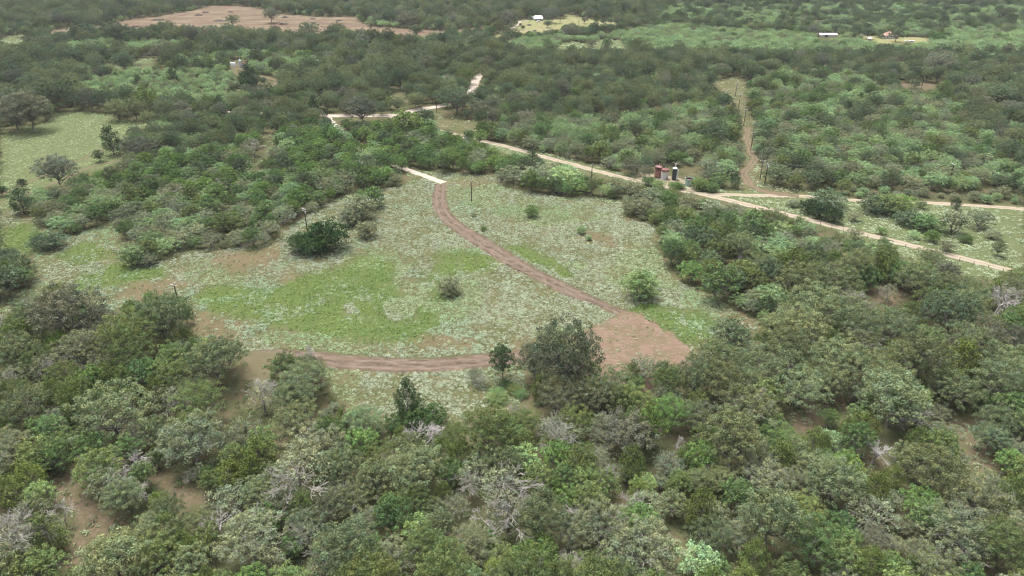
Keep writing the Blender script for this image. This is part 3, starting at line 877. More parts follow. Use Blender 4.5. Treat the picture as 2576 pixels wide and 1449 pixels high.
# ------------------------------------------------------------------ trees that stand out: family tint X Y(crown centre) width [height factor] | label
print('trees')
HEROES = '''
bush mg 1337 531 40 1.1|mid-green round bush alone in the pale meadow, just right of the track bend
bush mg 1217 574 18|tiny dark bush in the pale meadow close to the right edge of the track
bush gg 1130 718 66 .95|grey-green multi-stemmed bush between the two bright grass patches
bush yg 1612 716 96 1.0|large round yellow-green bush alone in the meadow right of the track
bush lg 1463 578 28|small light green bush in the pale meadow right of the track, upper of two
bush lg 1482 598 18|small light green bush in the pale meadow right of the track, lower of two
shrub gg 1193 541 16|tiny greyish bush in the meadow between the track bend and the lone pole
bush dv 822 592 110 .95|dark vine-smothered clump right of the crossarm pole, its tallest mass
bush dv 756 610 80 .85|low dark left lobe of the vine-smothered clump by the crossarm pole
bush dv 790 615 80 .85|low dark front lobe of the vine-smothered clump by the crossarm pole
bush gg 905 522 84|greyish shrub in the row that juts into the meadow left of the track
bush mg 930 495 74|topmost shrub of the row that juts into the meadow left of the track
bush gg 922 577 58|lowest shrub of the row that juts into the meadow left of the track
bush gg 880 545 62|leftmost greyish shrub of the row that juts into the meadow
green mg 800 499 44
bush od 120 606 88 .6|dark bush with a brighter left side alone in the left meadow
bush mg 95 598 44
green od 17 650 56
green od 53 675 74|dark round bush at the picture's left edge above the near wood
green od 10 706 96
bush lg 335 640 74|light green rounded bush at the tip of the left thicket
bush gg 372 652 44
oak od 405 805 148 1.05|big dark rounded oak hiding the foot of the near crossarm pole
oak ob 167 790 168 1.1|large brownish grey oak left of the dark pole-side oak
twigoak ob 250 805 92
oak om 320 850 150 1.2|large leafy green oak directly below and left of the dark pole-side oak
twigoak ol 207 890 150|pale twiggy oak between two green oaks at the left of the near wood
oak og 540 914 150 1.1|broad grey-green oak standing against the bare earth wedge
green yg 435 900 78 1.2
green mg 362 942 94|bright green small tree below the large leafy oak at left
oak og 43 890 120
green om 717 925 94 1.0|olive green tree on the lower side of the curved track, left end
twigoak og 782 930 86 1.1|grey-green oak with a bare top, poking over the curved track
dead xx 765 896 48 1.5|bare grey treetop poking over the curved dirt track
dead xx 12 822 56 1.3|bare pale dead tree at the left picture edge
cedar ce 33 845 80
cedar ce 75 842 70
oak og 50 1034 150
oak og 283 1045 205 .95|very broad grey-green oak with bare inner limbs, left near wood
twigtree gg 417 1018 92|twiggy grey tree just right of the very broad oak
cedar ce 133 988 66
oak om 173 1112 96
green om 93 1142 104|olive green tree at left above the bare-earth glade
twigoak ol 480 1118 168 1.05|pale limbed oak covered in white branches above the near dirt path
twigoak yg 247 1186 128 1.1|yellow-green oak with pale limbs left of the near dirt path
dead xx 353 1158 64|bare whitish tree leaning over the near dirt path
dead xx 362 1240 54
cedar cb 400 1262 52 1.1
oak og 310 1252 108 1.1
dead xx 157 1290 58 1.2|small bare grey tree standing in the weedy glade
cedar cb 578 1192 80 .9|bright yellow-olive juniper right of the near dirt path
cedar ce 640 1184 66
cedar ce 652 1146 88
shrub gg 590 1254 98 1.15|low silvery bush at the right end of the near dirt path
twigtree gg 760 1190 150|large grey twiggy tree with bare arching limbs, left centre near wood
oak og 750 1062 132
twigtree gg 660 1006 84
oak og 505 1320 84
dead xx 553 1322 84|bare grey tree among green crowns below the near dirt path
twigoak ol 633 1360 172|broad pale-twigged oak near the bottom edge, left of centre
oak og 383 1352 122
oak og 293 1408 175|broad grey-green oak cut by the bottom edge beside the sandy glade
twigtree ob 33 1382 130|twiggy purplish-grey tree in the bottom left corner
dead xx 20 1330 90
cedar ce 117 1344 82
green yg 112 1424 104
cedar ce 420 1330 64
cedar ce 483 1382 62
twigtree gg 813 1380 78
green mg 733 1374 70
cedar ce 33 1236 90
cedar cb 73 1202 84
twigtree gg 83 1292 92
twigoak gg 793 1128 140
cedar dv 1024 1004 66 1.6|dark vine-draped pillar of a tree standing at the meadow's lower edge
bush dv 1070 1052 120 .7|dark vine-covered skirt spreading right of the vine-draped pillar tree
bush dv 1005 1062 84 .6
dead xx 1062 1112 112 .85|bare whitish dead tree spreading below the vine-draped pillar tree
dead xx 1050 1108 90 .8
oak om 1139 1096 68 1.2
oak om 1228 1092 150 1.15|large smooth olive oak at the meadow's lower edge, centre
oak om 1322 1068 94
twigtree gg 1392 1084 78
dead xx 1385 1078 66
green yg 1316 1160 108 .8|light yellow-green bushy tree below the smooth olive oak
twigtree gg 1430 1112 84
twigoak ob 1578 1094 142|grey oak hung with bare twigs below the big centre tree
oak bg 1684 1044 104 1.35|bright green tree with billowing crown right of the centre trees
dead xx 1702 1120 46 1.2
oak og 1042 1184 152
oak om 952 1152 92 1.2
twigoak lg 909 1064 112|sparse light green tree at the lower left of the meadow edge
twigoak og 862 1130 80
twigtree gg 1192 1200 90
green om 1352 1208 92
green yg 1476 1206 84
twigtree gg 1512 1184 56
twigtree gg 1549 1198 66
green yg 1619 1218 72
twigtree gg 1262 1230 112
twigtree ob 1276 1290 114|beige-grey twiggy tree in the middle of the near wood
greybrush gg 1142 1276 84
green og 1089 1288 76
green yg 976 1262 58
twigoak og 886 1262 112
twigoak ol 919 1326 104|pale twig-tipped small oak near the bottom, left of centre
green yg 1046 1338 104
dead xx 1442 1298 66|bare lilac-grey dead shrub tree in the bottom middle
green bg 1426 1258 78
twigoak ol 1186 1374 134|grey-green oak laced with white twigs at bottom centre
twigoak ol 1612 1386 195 .95|very broad grey-green oak laced with pale twigs, bottom right of centre
green bg 1316 1404 84
cedar cb 1242 1438 56
twigoak ol 992 1418 142
oak mg 926 1384 82
dead xx 1552 1286 44
twigtree gg 1626 1278 92
green og 1692 1268 84
green lg 1176 1448 72
green bg 1379 1434 64
twigtree gg 1432 1428 72
oak br 1424 900 192 1.3|tallest dark brownish oak in the centre, in front of the dirt pad
twigoak br 1345 912 98 1.4|grey left shoulder tree leaning on the tallest centre oak
oak br 1400 1005 116 1.15
oak br 1500 1000 116 1.15
oak om 1592 1008 104
greybrush gg 1619 930 76
oak og 1552 958 96
green dv 1264 908 68 1.5|small dark top-heavy tree standing in front of the curved track
greybrush gg 1196 948 42 1.4|slim greyish sapling left of the small dark top-heavy tree
twigtree gg 1220 960 34
green od 1836 842 104 .95|dark tree with a knobbly top right of the grass beside the dirt pad
oak og 1808 912 146
oak og 2003 838 156
oak og 2052 778 162 1.05|large grey-green oak in the middle of the right-hand wood
oak og 2100 714 132
oak og 2238 824 138
oak od 2397 788 152 1.05
oak og 2466 824 104
twigoak ob 2318 905 112 1.1|greyish rounded oak beside a yellow-olive juniper, right side
cedar cb 2416 906 76
oak og 2520 922 134
oak og 1952 930 162
oak og 2112 912 164
green yg 2334 852 74
cedar cd 1930 772 54
green mg 1807 712 106|mid-green bushy tree at the left edge of the right-hand thicket
green bg 1738 682 66
dead xx 1857 664 46
dead xx 2064 684 30
cedar ce 1990 672 78
twigtree gg 2238 738 40 1.3|slim grey bare-twigged tree in the reddish gap of the right-hand wood
cedar ce 2328 690 62
cedar ce 1904 652 44
oak og 2340 652 70
oak ob 2386 684 64
dead xx 2505 770 86|bare forked grey tree near the right edge
green om 2334 752 72
green mg 1894 562 74
twigoak og 1880 1030 140
oak og 2010 985 150
green mg 2087 1050 52|small round green tree beside the earthy glade at right
cedar ce 2172 1072 78 1.0|dark olive rounded juniper in the right-hand glade
green yg 2157 1040 52 1.2
oak og 2250 1010 170
oak og 2400 985 130
oak og 2512 1060 112 1.0
oak od 2495 1105 92 1.0|dark oak overhanging the sandy glade at the right edge
green bg 2545 1165 80
green yg 1940 1062 70
twigoak og 1745 1050 110
oak mg 1955 1108 110
green og 1995 1140 90
oak og 2040 1180 110
green yg 2075 1150 48 1.3
twigoak yg 2150 1215 82 1.1|pale yellow-green crown glowing in the middle of the right near wood
twigoak ol 1920 1210 130
oak og 1810 1210 90
oak og 2350 1190 160 1.05|broad smooth grey-green oak right of the near wood's small glade
twigoak og 2500 1230 90
shrub lg 2090 1110 66 1.1
dead xx 2200 1142 66 1.0|bare silvery low tree in the small right-hand glade
shrub yg 2262 1145 44 1.2
twigoak ol 2410 1350 180 .95|broad oak with big bare white limbs, bottom right
dead xx 2420 1370 90
dead xx 2335 1300 64
oak mg 2040 1370 150 1.25|billowing mid-green oak at the bottom right of centre
oak om 2010 1290 120
twigoak ol 1850 1350 90
green lg 1760 1420 120
green mg 1800 1430 84
greybrush gg 2190 1290 120
green bg 2320 1265 100
cedar ce 2247 1202 64
twigoak ob 2200 1360 100
twigoak og 2350 1430 120
oak og 2540 1330 80
bush od 2084 500 96 .62|broad dark bush between the two sandy lanes, left of the big clump
bush cd 2034 518 50
bush cd 2064 528 56
bush cd 2098 541 50
bush od 2200 515 80 .7|left half of the big dark clump between the two sandy lanes
bush om 2240 512 90 .75|right half of the big dark clump between the two sandy lanes
bush bg 2270 508 60 .8
bush od 2284 548 70 .7
bush mg 2335 560 90 .6|green bush with a bright right side below the big dark clump
bush bg 2347 593 42|small bright green bush in the meadow above the sandy lane
green og 2514 624 38 1.1
shrub bg 2217 581 26
shrub mg 2227 611 34
shrub gg 2404 562 64
shrub gg 2467 554 60
cedar cd 2407 512 26
shrub mg 2317 517 30
oak od 1797 338 84|big dark round oak in the brush left of the brown path
cedar cd 1850 455 30 1.1|dark upright juniper between the tanks and the brown path
green mg 1810 453 54 .7
shrub bg 1758 463 38
oak od 1957 440 74 .8
oak od 1972 402 54
cedar cd 1918 377 30
oak od 2074 137 56
oak od 2224 133 62
oak od 2147 143 34
oak ob 2364 160 82
oak od 2517 240 72
green od 2304 211 26
oak od 2184 83 30|dark round tree left of the red-roofed farmhouse
oak od 2256 88 38 1.1|dark round tree hiding the right half of the red-roofed farmhouse
shrub mg 2160 97 16
shrub od 2220 92 12
oak od 585 52 38|dark oak alone in the reddish field, left of two
oak ob 682 37 40 1.05|spreading oak alone in the reddish field, right of two
oak od 253 61 30
oak od 213 80 50
oak od 107 85 42
oak od 57 76 46
oak od 293 85 72
oak od 360 88 52
oak od 420 73 56
oak od 470 79 36
oak od 530 86 60
oak od 573 78 46
oak od 617 86 42
oak od 657 82 30
oak od 690 78 32
oak od 777 77 58
oak ob 757 97 35
oak od 847 77 50
oak cd 330 133 34|blackish round oak beside the pale grassy opening, upper left
oak od 300 128 32
oak ob 413 130 64
oak od 233 130 60
oak od 173 147 60
oak od 310 154 56
cedar cd 433 190 28|dark round juniper alone in the light scrub, upper left
cedar cd 347 200 20
cedar cd 623 197 44 1.05|dark bushy juniper directly below the far oil tanks
green od 663 203 20
oak od 197 180 46
oak od 217 200 32
cedar cd 583 233 26
oak ob 67 275 112 1.05|brownish grey oak mass at the left, above the pale field
oak ob 33 290 94
dead xx 92 240 40 1.2|bare pale treetop above the brownish oak mass at left
oak od 133 240 84
oak cd 173 230 74
cedar ce 367 250 62
oak og 293 277 64
oak og 340 277 66
cedar cd 278 352 46 1.0|dark juniper with bare stems at the corner of the pale left field
green od 248 391 32 1.1
oak ob 347 374 90 .95|brownish grey round oak beside the wheel tracks at left
oak cd 337 333 38
oak ob 143 430 100 1.0|brownish grey oak at the lower side of the pale left field
green cd 55 462 26 1.1|small dark flat-topped tree among the wheel tracks at left
green cd 4 480 30
twigtree ob 633 372 52 .9
dead xx 550 463 34
dead xx 460 482 32
cedar cd 50 503 54 .8
oak od 1072 297 50
oak og 1046 251 46
oak og 999 263 44
oak ob 909 278 80
oak ob 876 268 52
oak od 959 274 44
oak om 1172 190 54
oak od 1226 166 34
oak od 1147 253 100
oak ob 1209 273 52
oak od 1174 287 32
twigoak ob 1322 297 52
twigoak ob 1222 317 42
oak og 1382 297 42
cedar cd 1339 403 40
green bg 1039 360 38
green bg 1136 387 44
green mg 1169 380 48
green bg 1026 312 92 .8
brush gg 1290 441 78 .8
brush gg 1350 447 90 .8
brush lg 1420 446 84 .8
brush mg 1450 470 72 .7
cedar cd 1474 464 32
oak od 949 50 30
twigoak ob 1026 50 50
oak ob 1142 50 32
oak od 1047 78 36|dark round oak overlapping the near rim of the reddish field
oak ob 1275 50 60
oak ob 1389 38 42 1.3|tall grey oak beside the white-roofed farmhouse
oak od 1378 60 24
oak ob 1471 50 20
oak od 1500 53 14
oak od 1517 55 16
oak od 1537 52 22
oak od 1602 58 36
brush ob 1489 110 24
green mg 1527 111 32
bush yg 1655 463 40 .7
bush mg 1632 455 36 .8
bush bg 1697 466 34 .75
bush mg 1711 468 28 .75
bush om 1762 462 44 .9
bush mg 1790 470 40 .8
shrub gg 1590 478 60
bush gg 1640 492 64 .8
bush gg 1545 462 56 .8
bush gg 1600 520 70 .8
bush mg 1680 500 60 .8
bush gg 1735 508 56 .8
bush gg 1790 520 60 .75
bush gg 1845 530 60 .75
bush om 1720 540 60 .9
bush gg 1700 575 70 .9
green dv 1270 965 30 .8
bush mg 1252 985 40 .6
bush om 1290 975 44 .5
bush om 1250 1000 60 .45
bush mg 1310 990 40 .5
green om 1500 985 90 1.1
green om 1560 1010 90 1.1
shrub gg 1950 545 44
shrub mg 2010 562 36
shrub gg 2150 590 40
bush mg 2430 600 34 .8
bush gg 2500 590 44 .7
shrub gg 2380 620 40
bush gg 1995 510 36 .7
shrub gg 2150 545 34
shrub lg 2300 590 30
shrub cd 1316 70 9 1.5
shrub cd 1309 62 7 1.6
oak od 1279 90 40 1.3
shrub mg 1345 78 10
'''
trees = []


def addtree(fam, tint, x, y, s, zf=1., lab=None, hero=False, vi=None):
    vs = VAR[fam]
    vi = RNG.integers(len(vs)) if vi is None else vi
    w, h = vs[vi][2], vs[vi][3]
    # world size s = crown width in metres
    trees.append(dict(f=fam, t=tint, x=x, y=y, k=s / w, zf=zf, h=h * s / w * zf, w=s, v=int(vi), lab=lab, hero=hero, r=RNG.uniform(0, 6.283)))


for line in HEROES.strip().splitlines():
    a, _, lab = line.partition('|')
    q = a.split()
    fam, tint, X, Y, Wp = q[0], q[1], float(q[2]), float(q[3]), float(q[4])
    zf = float(q[5]) if len(q) > 5 else 1.
    vi = RNG.integers(len(VAR[fam]))
    w, h = VAR[fam][vi][2:4]
    z = 3.
    for _ in range(6):
        x, y = g(X, Y, z)
        _, _, dd = proj(np.array(x), np.array(y), z)
        s = Wp * float(dd) / F
        z = .5 * h * s / w * zf
    addtree(fam, tint, x, y, s, zf, lab or None, True, vi)
NH = len(trees)

# ------------------------------------------------------------------ woods filled in between: what grows where
MIX = {
    'near': (5.4, [('oak', 'og', .09), ('oak', 'om', .07), ('twigoak', 'ol', .09), ('green', 'yg', .09), ('green', 'mg', .13), ('green', 'om', .12), ('cedar', 'ce', .15),
                   ('twigtree', 'gg', .05), ('greybrush', 'gg', .06), ('dead', 'xx', .015), ('green', 'og', .08), ('green', 'bg', .03), ('shrub', 'gg', .06)]),
    'right': (5.6, [('oak', 'og', .2), ('twigoak', 'og', .1), ('twigoak', 'ob', .06), ('green', 'om', .18), ('green', 'mg', .10), ('cedar', 'ce', .12), ('greybrush', 'gg', .1),
                    ('green', 'yg', .06), ('twigtree', 'gg', .05), ('dead', 'xx', .02)]),
    'rthick': (4.5, [('green', 'mg', .17), ('green', 'om', .2), ('greybrush', 'gg', .12), ('bush', 'gg', .17), ('cedar', 'ce', .13), ('brush', 'lg', .07), ('green', 'od', .1), ('oak', 'og', .04)]),
    'bright': (4.6, [('green', 'bg', .28), ('green', 'mg', .3), ('brush', 'lg', .08), ('brush', 'gg', .1), ('shrub', 'gg', .08), ('green', 'od', .1), ('cedar', 'cd', .02), ('dead', 'xx', .01)]),
    'grey': (4.4, [('greybrush', 'gg', .18), ('bush', 'gg', .27), ('brush', 'gg', .2), ('green', 'mg', .12), ('brush', 'lg', .12), ('green', 'om', .12)]),
    'mixed': (7., [('oak', 'od', .22), ('oak', 'og', .18), ('oak', 'ob', .12), ('green', 'mg', .22), ('green', 'om', .1), ('cedar', 'cd', .06), ('brush', 'lg', .08)]),
    'dark': (8.2, [('oak', 'od', .24), ('oak', 'ob', .07), ('oak', 'og', .24), ('cedar', 'cd', .03), ('green', 'od', .06), ('green', 'mg', .18), ('green', 'om', .06), ('brush', 'lg', .17)]),
    'low': (5., [('bush', 'gg', .4), ('bush', 'mg', .2), ('shrub', 'gg', .2), ('bush', 'om', .2)]),
    'leftmix': (7., [('oak', 'od', .14), ('oak', 'og', .14), ('oak', 'ob', .04), ('green', 'mg', .26), ('green', 'om', .1), ('brush', 'lg', .22), ('cedar', 'cd', .05)]),
    'brush': (5.2, [('brush', 'lg', .38), ('brush', 'gg', .2), ('green', 'mg', .18), ('green', 'om', .1), ('oak', 'od', .03), ('greybrush', 'gg', .07)]),
    'brushr': (5.3, [('brush', 'lg', .26), ('brush', 'gg', .2), ('green', 'mg', .2), ('green', 'om', .13), ('oak', 'od', .05), ('greybrush', 'gg', .1), ('cedar', 'cd', .02)]),
    'pale': (5.6, [('brush', 'lg', .80), ('brush', 'gg', .14), ('green', 'mg', .06)]),
    'scrub': (5.6, [('bush', 'lg', .4), ('bush', 'gg', .3), ('brush', 'lg', .3)]),
    'sparse': (9., [('bush', 'lg', .3), ('bush', 'gg', .4), ('greybrush', 'gg', .2), ('green', 'om', .1)]),
    'straw': (8., [('brush', 'lg', .62), ('brush', 'gg', .16), ('oak', 'od', .08), ('green', 'mg', .14)]),
}
REG = [
    ('low', [(1500, 450), (1640, 462), (1800, 492), (1910, 535), (1800, 575), (1700, 560), (1560, 520)]),
    ('sparse', [(1720, 455), (1860, 465), (1930, 500), (2100, 455), (2576, 475), (2576, 700), (2400, 665), (2100, 570), (1850, 500), (1700, 480)]),
    ('pale', [(1262, 100), (1320, 86), (1480, 84), (1600, 66), (1680, 52), (1760, 58), (1920, 70), (2060, 75), (2150, 84), (2290, 74), (2700, 70), (2700, 132), (2440, 124), (2300, 130), (2140, 128), (1960, 134), (1800, 126),
              (1660, 122), (1560, 100), (1460, 118), (1370, 122), (1290, 124)]),
    ('straw', [(1600, 26), (1720, 2), (2150, 2), (2700, 14), (2700, 70), (2300, 76), (2050, 70), (1900, 62), (1760, 50), (1650, 40)]),
    ('pale', [(300, 42), (400, 30), (430, 33), (420, 46), (320, 58)]), ('pale', [(130, 18), (250, 14), (280, 22), (160, 28)]),
    ('pale', [(905, 50), (930, 40), (1000, 52), (1000, 68), (930, 64)]),
    ('scrub', [(200, 190), (330, 165), (420, 158), (560, 160), (600, 175), (600, 240), (420, 252), (270, 240), (190, 225)]),
    ('pale', [(150, 100), (280, 92), (520, 100), (470, 125), (300, 118), (180, 130)]),
    ('brush', [(450, 130), (800, 120), (850, 150), (730, 190), (560, 158), (450, 155)]),
    ('dark', [(1240, 130), (1400, 130), (1560, 118), (1700, 126), (1900, 130), (1960, 145), (1860, 190), (1790, 212), (1840, 260), (1700, 250), (1560, 275), (1300, 300), (1180, 300), (1100, 265), (1100, 180)]),
    ('dark', [(1950, 130), (2180, 126), (2400, 128), (2700, 135), (2700, 380), (2576, 380), (2530, 385), (2440, 310), (2380, 200), (2200, 165), (2000, 160)]),
    ('bright', [(440, 370), (560, 355), (760, 300), (870, 320), (1000, 300), (1100, 300), (1240, 330), (1450, 400), (1500, 440), (1440, 480), (1262, 478), (1120, 440), (1010, 412), (1024, 460), (870, 495),
                (770, 545), (560, 480), (300, 470), (110, 480), (160, 440)]),
    ('grey', [(100, 480), (300, 470), (560, 480), (770, 540), (700, 640), (530, 640), (300, 680), (60, 600)]),
    ('mixed', [(120, 270), (500, 240), (1180, 240), (1200, 300), (870, 320), (760, 300), (560, 355), (440, 370), (300, 400)]),
    ('brushr', [(1200, 300), (1300, 300), (1560, 275), (1700, 250), (1850, 250), (1870, 200), (1960, 160), (2380, 200), (2440, 310), (2576, 390), (2576, 475), (2100, 455), (1860, 470), (1640, 450), (1440, 400), (1240, 345)]),
    ('leftmix', [(-500, 95), (900, 85), (1240, 100), (1100, 190), (900, 232), (740, 228), (640, 205), (500, 245), (120, 262), (-500, 280)]),
    ('dark', [(-500, 60), (1260, 60), (1260, 120), (1100, 260), (740, 230), (640, 210), (500, 250), (120, 275), (-500, 300)]),
    ('leftmix', [(-900, -80), (3400, -80), (3400, 20), (1600, 35), (1200, 90), (-900, 60)]),
    ('rthick', [(1560, 500), (1780, 495), (2100, 570), (2440, 660), (2330, 720), (2000, 720), (1900, 800), (1650, 700)]),
    ('right', [(1500, 690), (2900, 600), (2900, 1050), (1700, 1100), (1700, 900)]),
    ('near', [(-2000, 700), (4600, 700), (4600, 3000), (-2000, 3000)]),
]
XS, YS = [], []
yy = 62.
while yy < 1500:
    st_ = 3.6 if yy < 420 else 4.3
    half = .86 * yy + 20
    xx = np.arange(-half, half, st_)
    XS.append(xx + RNG.uniform(-.5, .5, len(xx)) * st_)
    YS.append(np.full(len(xx), yy) + RNG.uniform(-.5, .5, len(xx)) * st_)
    yy += st_
cxs, cys = np.concatenate(XS), np.concatenate(YS)
o = RNG.permutation(len(cxs))
cxs, cys = cxs[o], cys[o]
PX, PY, PD = proj(cxs, cys, np.where(cys > 330, 6.5, 3.))
wx = PX + (fbm(cxs * .05, cys * .05, 5) - .5) * 9000 / PD
reg = np.full(len(cxs), -1)
for i, (nm, p) in enumerate(REG):
    mm = (reg < 0) & inpoly(wx, PY, p)
    reg[mm] = i
dens = fbm(cxs * .03, cys * .03, 77)
GRID = {}


def near_ok(x, y, r, f):
    cx, cy = int(x // 12), int(y // 12)
    for i in (-1, 0, 1):
        for j in (-1, 0, 1):
            for (a, b_, rr) in GRID.get((cx + i, cy + j), ()):
                if (a - x) ** 2 + (b_ - y) ** 2 < (f * (rr + r)) ** 2: return False
    return True


def put(x, y, r): GRID.setdefault((int(x // 12), int(y // 12)), []).append((x, y, r))


for T_ in trees: put(T_['x'], T_['y'], T_['w'] / 2)
cand = []
for i in range(len(cxs)):
    rg = reg[i]
    nm = REG[rg][0] if rg >= 0 else 'dark'
    sp_, mix = MIX[nm]
    u_ = RNG.random()
    acc = 0
    tot = sum(m_[2] for m_ in mix)
    for fam, tint, p in mix:
        acc += p / tot
        if u_ <= acc: break
    base = {'oak': 9.5, 'twigoak': 8.5, 'green': 6., 'cedar': 4.8, 'brush': 6.5, 'shrub': 3.6, 'bush': 4.4, 'greybrush': 5.2, 'dead': 5.5, 'twigtree': 5.5}[fam]
    if cys[i] > 420 and fam == 'oak': base = 11.5
    if nm == 'scrub': base *= .95
    if nm in ('bright', 'mixed', 'dark', 'brush', 'brushr', 'grey', 'pale', 'straw'): base *= .80 if fam == 'oak' else 1.08
    if nm in ('right', 'rthick'): base *= 1.15
    s = base * RNG.uniform(.62, 1.38)
    cand.append((s, i, fam, tint, nm))
cand.sort(key=lambda q: -q[0] * (1 if q[2] != 'green' else .9))
ci = np.array([q[1] for q in cand])
cs = np.array([q[0] for q in cand])
hf = np.array([{'oak': .78, 'twigoak': .76, 'green': .95, 'cedar': 1.3, 'brush': .66, 'shrub': .68, 'bush': .78, 'greybrush': .75, 'dead': 1., 'twigtree': 1.}[q[2]] for q in cand]) * cs
bx_, by_ = cxs[ci], cys[ci]
bad = np.zeros(len(ci), bool)
for dx, dz in ((0, .0), (0, .5), (0, .95), (-.42, .5), (.42, .5), (-.25, .85), (.25, .85)):
    X_, Y_, _ = proj(bx_ + dx * cs, by_, dz * hf)
    for p in OPEN:
        if dz == 0 and p is RMEADOW and False: continue
        bad |= inpoly(X_, Y_, p)
# keep the road beds clear
rk = {}
for (a, b_) in ALLROAD: rk.setdefault((int(a // 8), int(b_ // 8)), []).append((a, b_))
cnt = {}
for j, (s, i, fam, tint, nm) in enumerate(cand):
    if bad[j]: continue
    x, y = cxs[i], cys[i]
    k0, k1 = int(x // 8), int(y // 8)
    hit = False
    for a in (-1, 0, 1):
        for b_ in (-1, 0, 1):
            for (rx, ry) in rk.get((k0 + a, k1 + b_), ()):
                if (rx - x) ** 2 + (ry - y) ** 2 < (1.6 + s * .1) ** 2:
                    hit = True
                    break
    if hit: continue
    if nm == 'sparse' and dens[i] < .46 + RNG.uniform(-.08, .08): continue
    if nm == 'straw' and dens[i] < .36: continue
    if nm in ('near', 'right') and dens[i] < .32: continue
    f = {'sparse': .9, 'straw': .62, 'dark': .68, 'leftmix': .66, 'mixed': .66, 'near': .56, 'right': .60, 'scrub': .66, 'pale': .58, 'brush': .64, 'brushr': .64, 'bright': .56, 'grey': .56}.get(nm, .52)
    if not near_ok(x, y, s / 2, f): continue
    put(x, y, s / 2)
    zf = RNG.uniform(.85, 1.2)
    if fam == 'oak': zf *= 1.2
    if fam in ('green', 'bush', 'twigoak'): zf *= 1.1
    if nm in ('brush', 'brushr', 'bright') and fam in ('brush', 'greybrush'): zf *= 1.15
    if nm == 'pale': zf *= .95
    if nm == 'near' and fam in ('green', 'cedar'): zf *= 1.12
    addtree(fam, tint, x, y, s, zf)
print('trees', len(trees))
for T_ in trees:
    X_, Y_, D_ = proj(np.array(T_['x']), np.array(T_['y']), T_['h'] * .5)
    T_['X'], T_['Y'], T_['D'] = float(X_), float(Y_), float(D_)
    T_['px'] = T_['w'] * F / T_['D']
    jit = RNG.uniform(-.24, .24)
    hue = RNG.uniform(-.05, .06)
    c_ = TINT[T_['t']]
    T_['c'] = (c_[0] * (1 + jit + hue), c_[1] * (1 + jit), c_[2] * (1 + jit - hue))

# which of them become things of their own: the ones that show largest of each kind
LIM = {'oak_tree': 290, 'leafy_tree': 290, 'juniper_tree': 160, 'mesquite_tree': 170, 'shrub': 150, 'dead_tree': 60, 'twiggy_tree': 90}
by = {}
for T_ in trees: by.setdefault(KIND[T_['f']][0], []).append(T_)
for k, L in by.items():
    L.sort(key=lambda q: -(q['px'] + (1000 if q['hero'] else 0)))
    n = 0
    for T_ in L:
        inside = -20 < T_['X'] < 2596 and -10 < T_['Y'] < 1470
        T_['solo'] = inside and n < LIM[k]
        n += T_['solo']
    print(k, len(L), n)


def place_words(X, Y):
    if Y > 1230: a = 'low in the near wood'
    elif Y > 960 or (Y > 740 and X < 620): a = 'in the near wood'
    elif X > 1640 and Y > 700: a = 'in the right-hand wood'
    elif X > 1560 and Y > 530: a = 'in the thicket below the sandy lane'
    elif X > 1900 and Y > 455: a = 'among the sandy lanes at right'
    elif X > 1870 and Y > 130: a = 'right of the brown path'
    elif X > 1190 and Y > 250: a = 'in the brush above the meadow'
    elif X < 1260 and Y > 470 and X > 0: a = 'in the thicket left of the meadow'
    elif Y > 330: a = 'between meadow and caliche road'
    elif Y > 100: a = 'in the woods behind the caliche road'
    else: a = 'in the farthest woods'
    return a


used_labels = set()
solo = [q for L in by.values() for q in L if q['solo']]
SXY = np.array([(q['X'], q['Y'], q['w'], q['px']) for q in solo])


def look(T_):
    kw = {'oak tree': 'oak', 'leafy tree': 'leafy tree', 'twiggy tree': 'twiggy tree'}.get(KIND[T_['f']][1], KIND[T_['f']][1])
    cw = TWORD[T_['t']]
    if kw == 'twiggy tree': cw = 'brownish' if T_['t'] == 'ob' else 'grey'
    if kw == 'dead tree': return 'bare pale tree'
    if T_['f'] == 'twigoak': kw = 'twig-tipped oak'
    if T_['f'] == 'greybrush': kw = 'thin mesquite'
    return cw + ' ' + kw


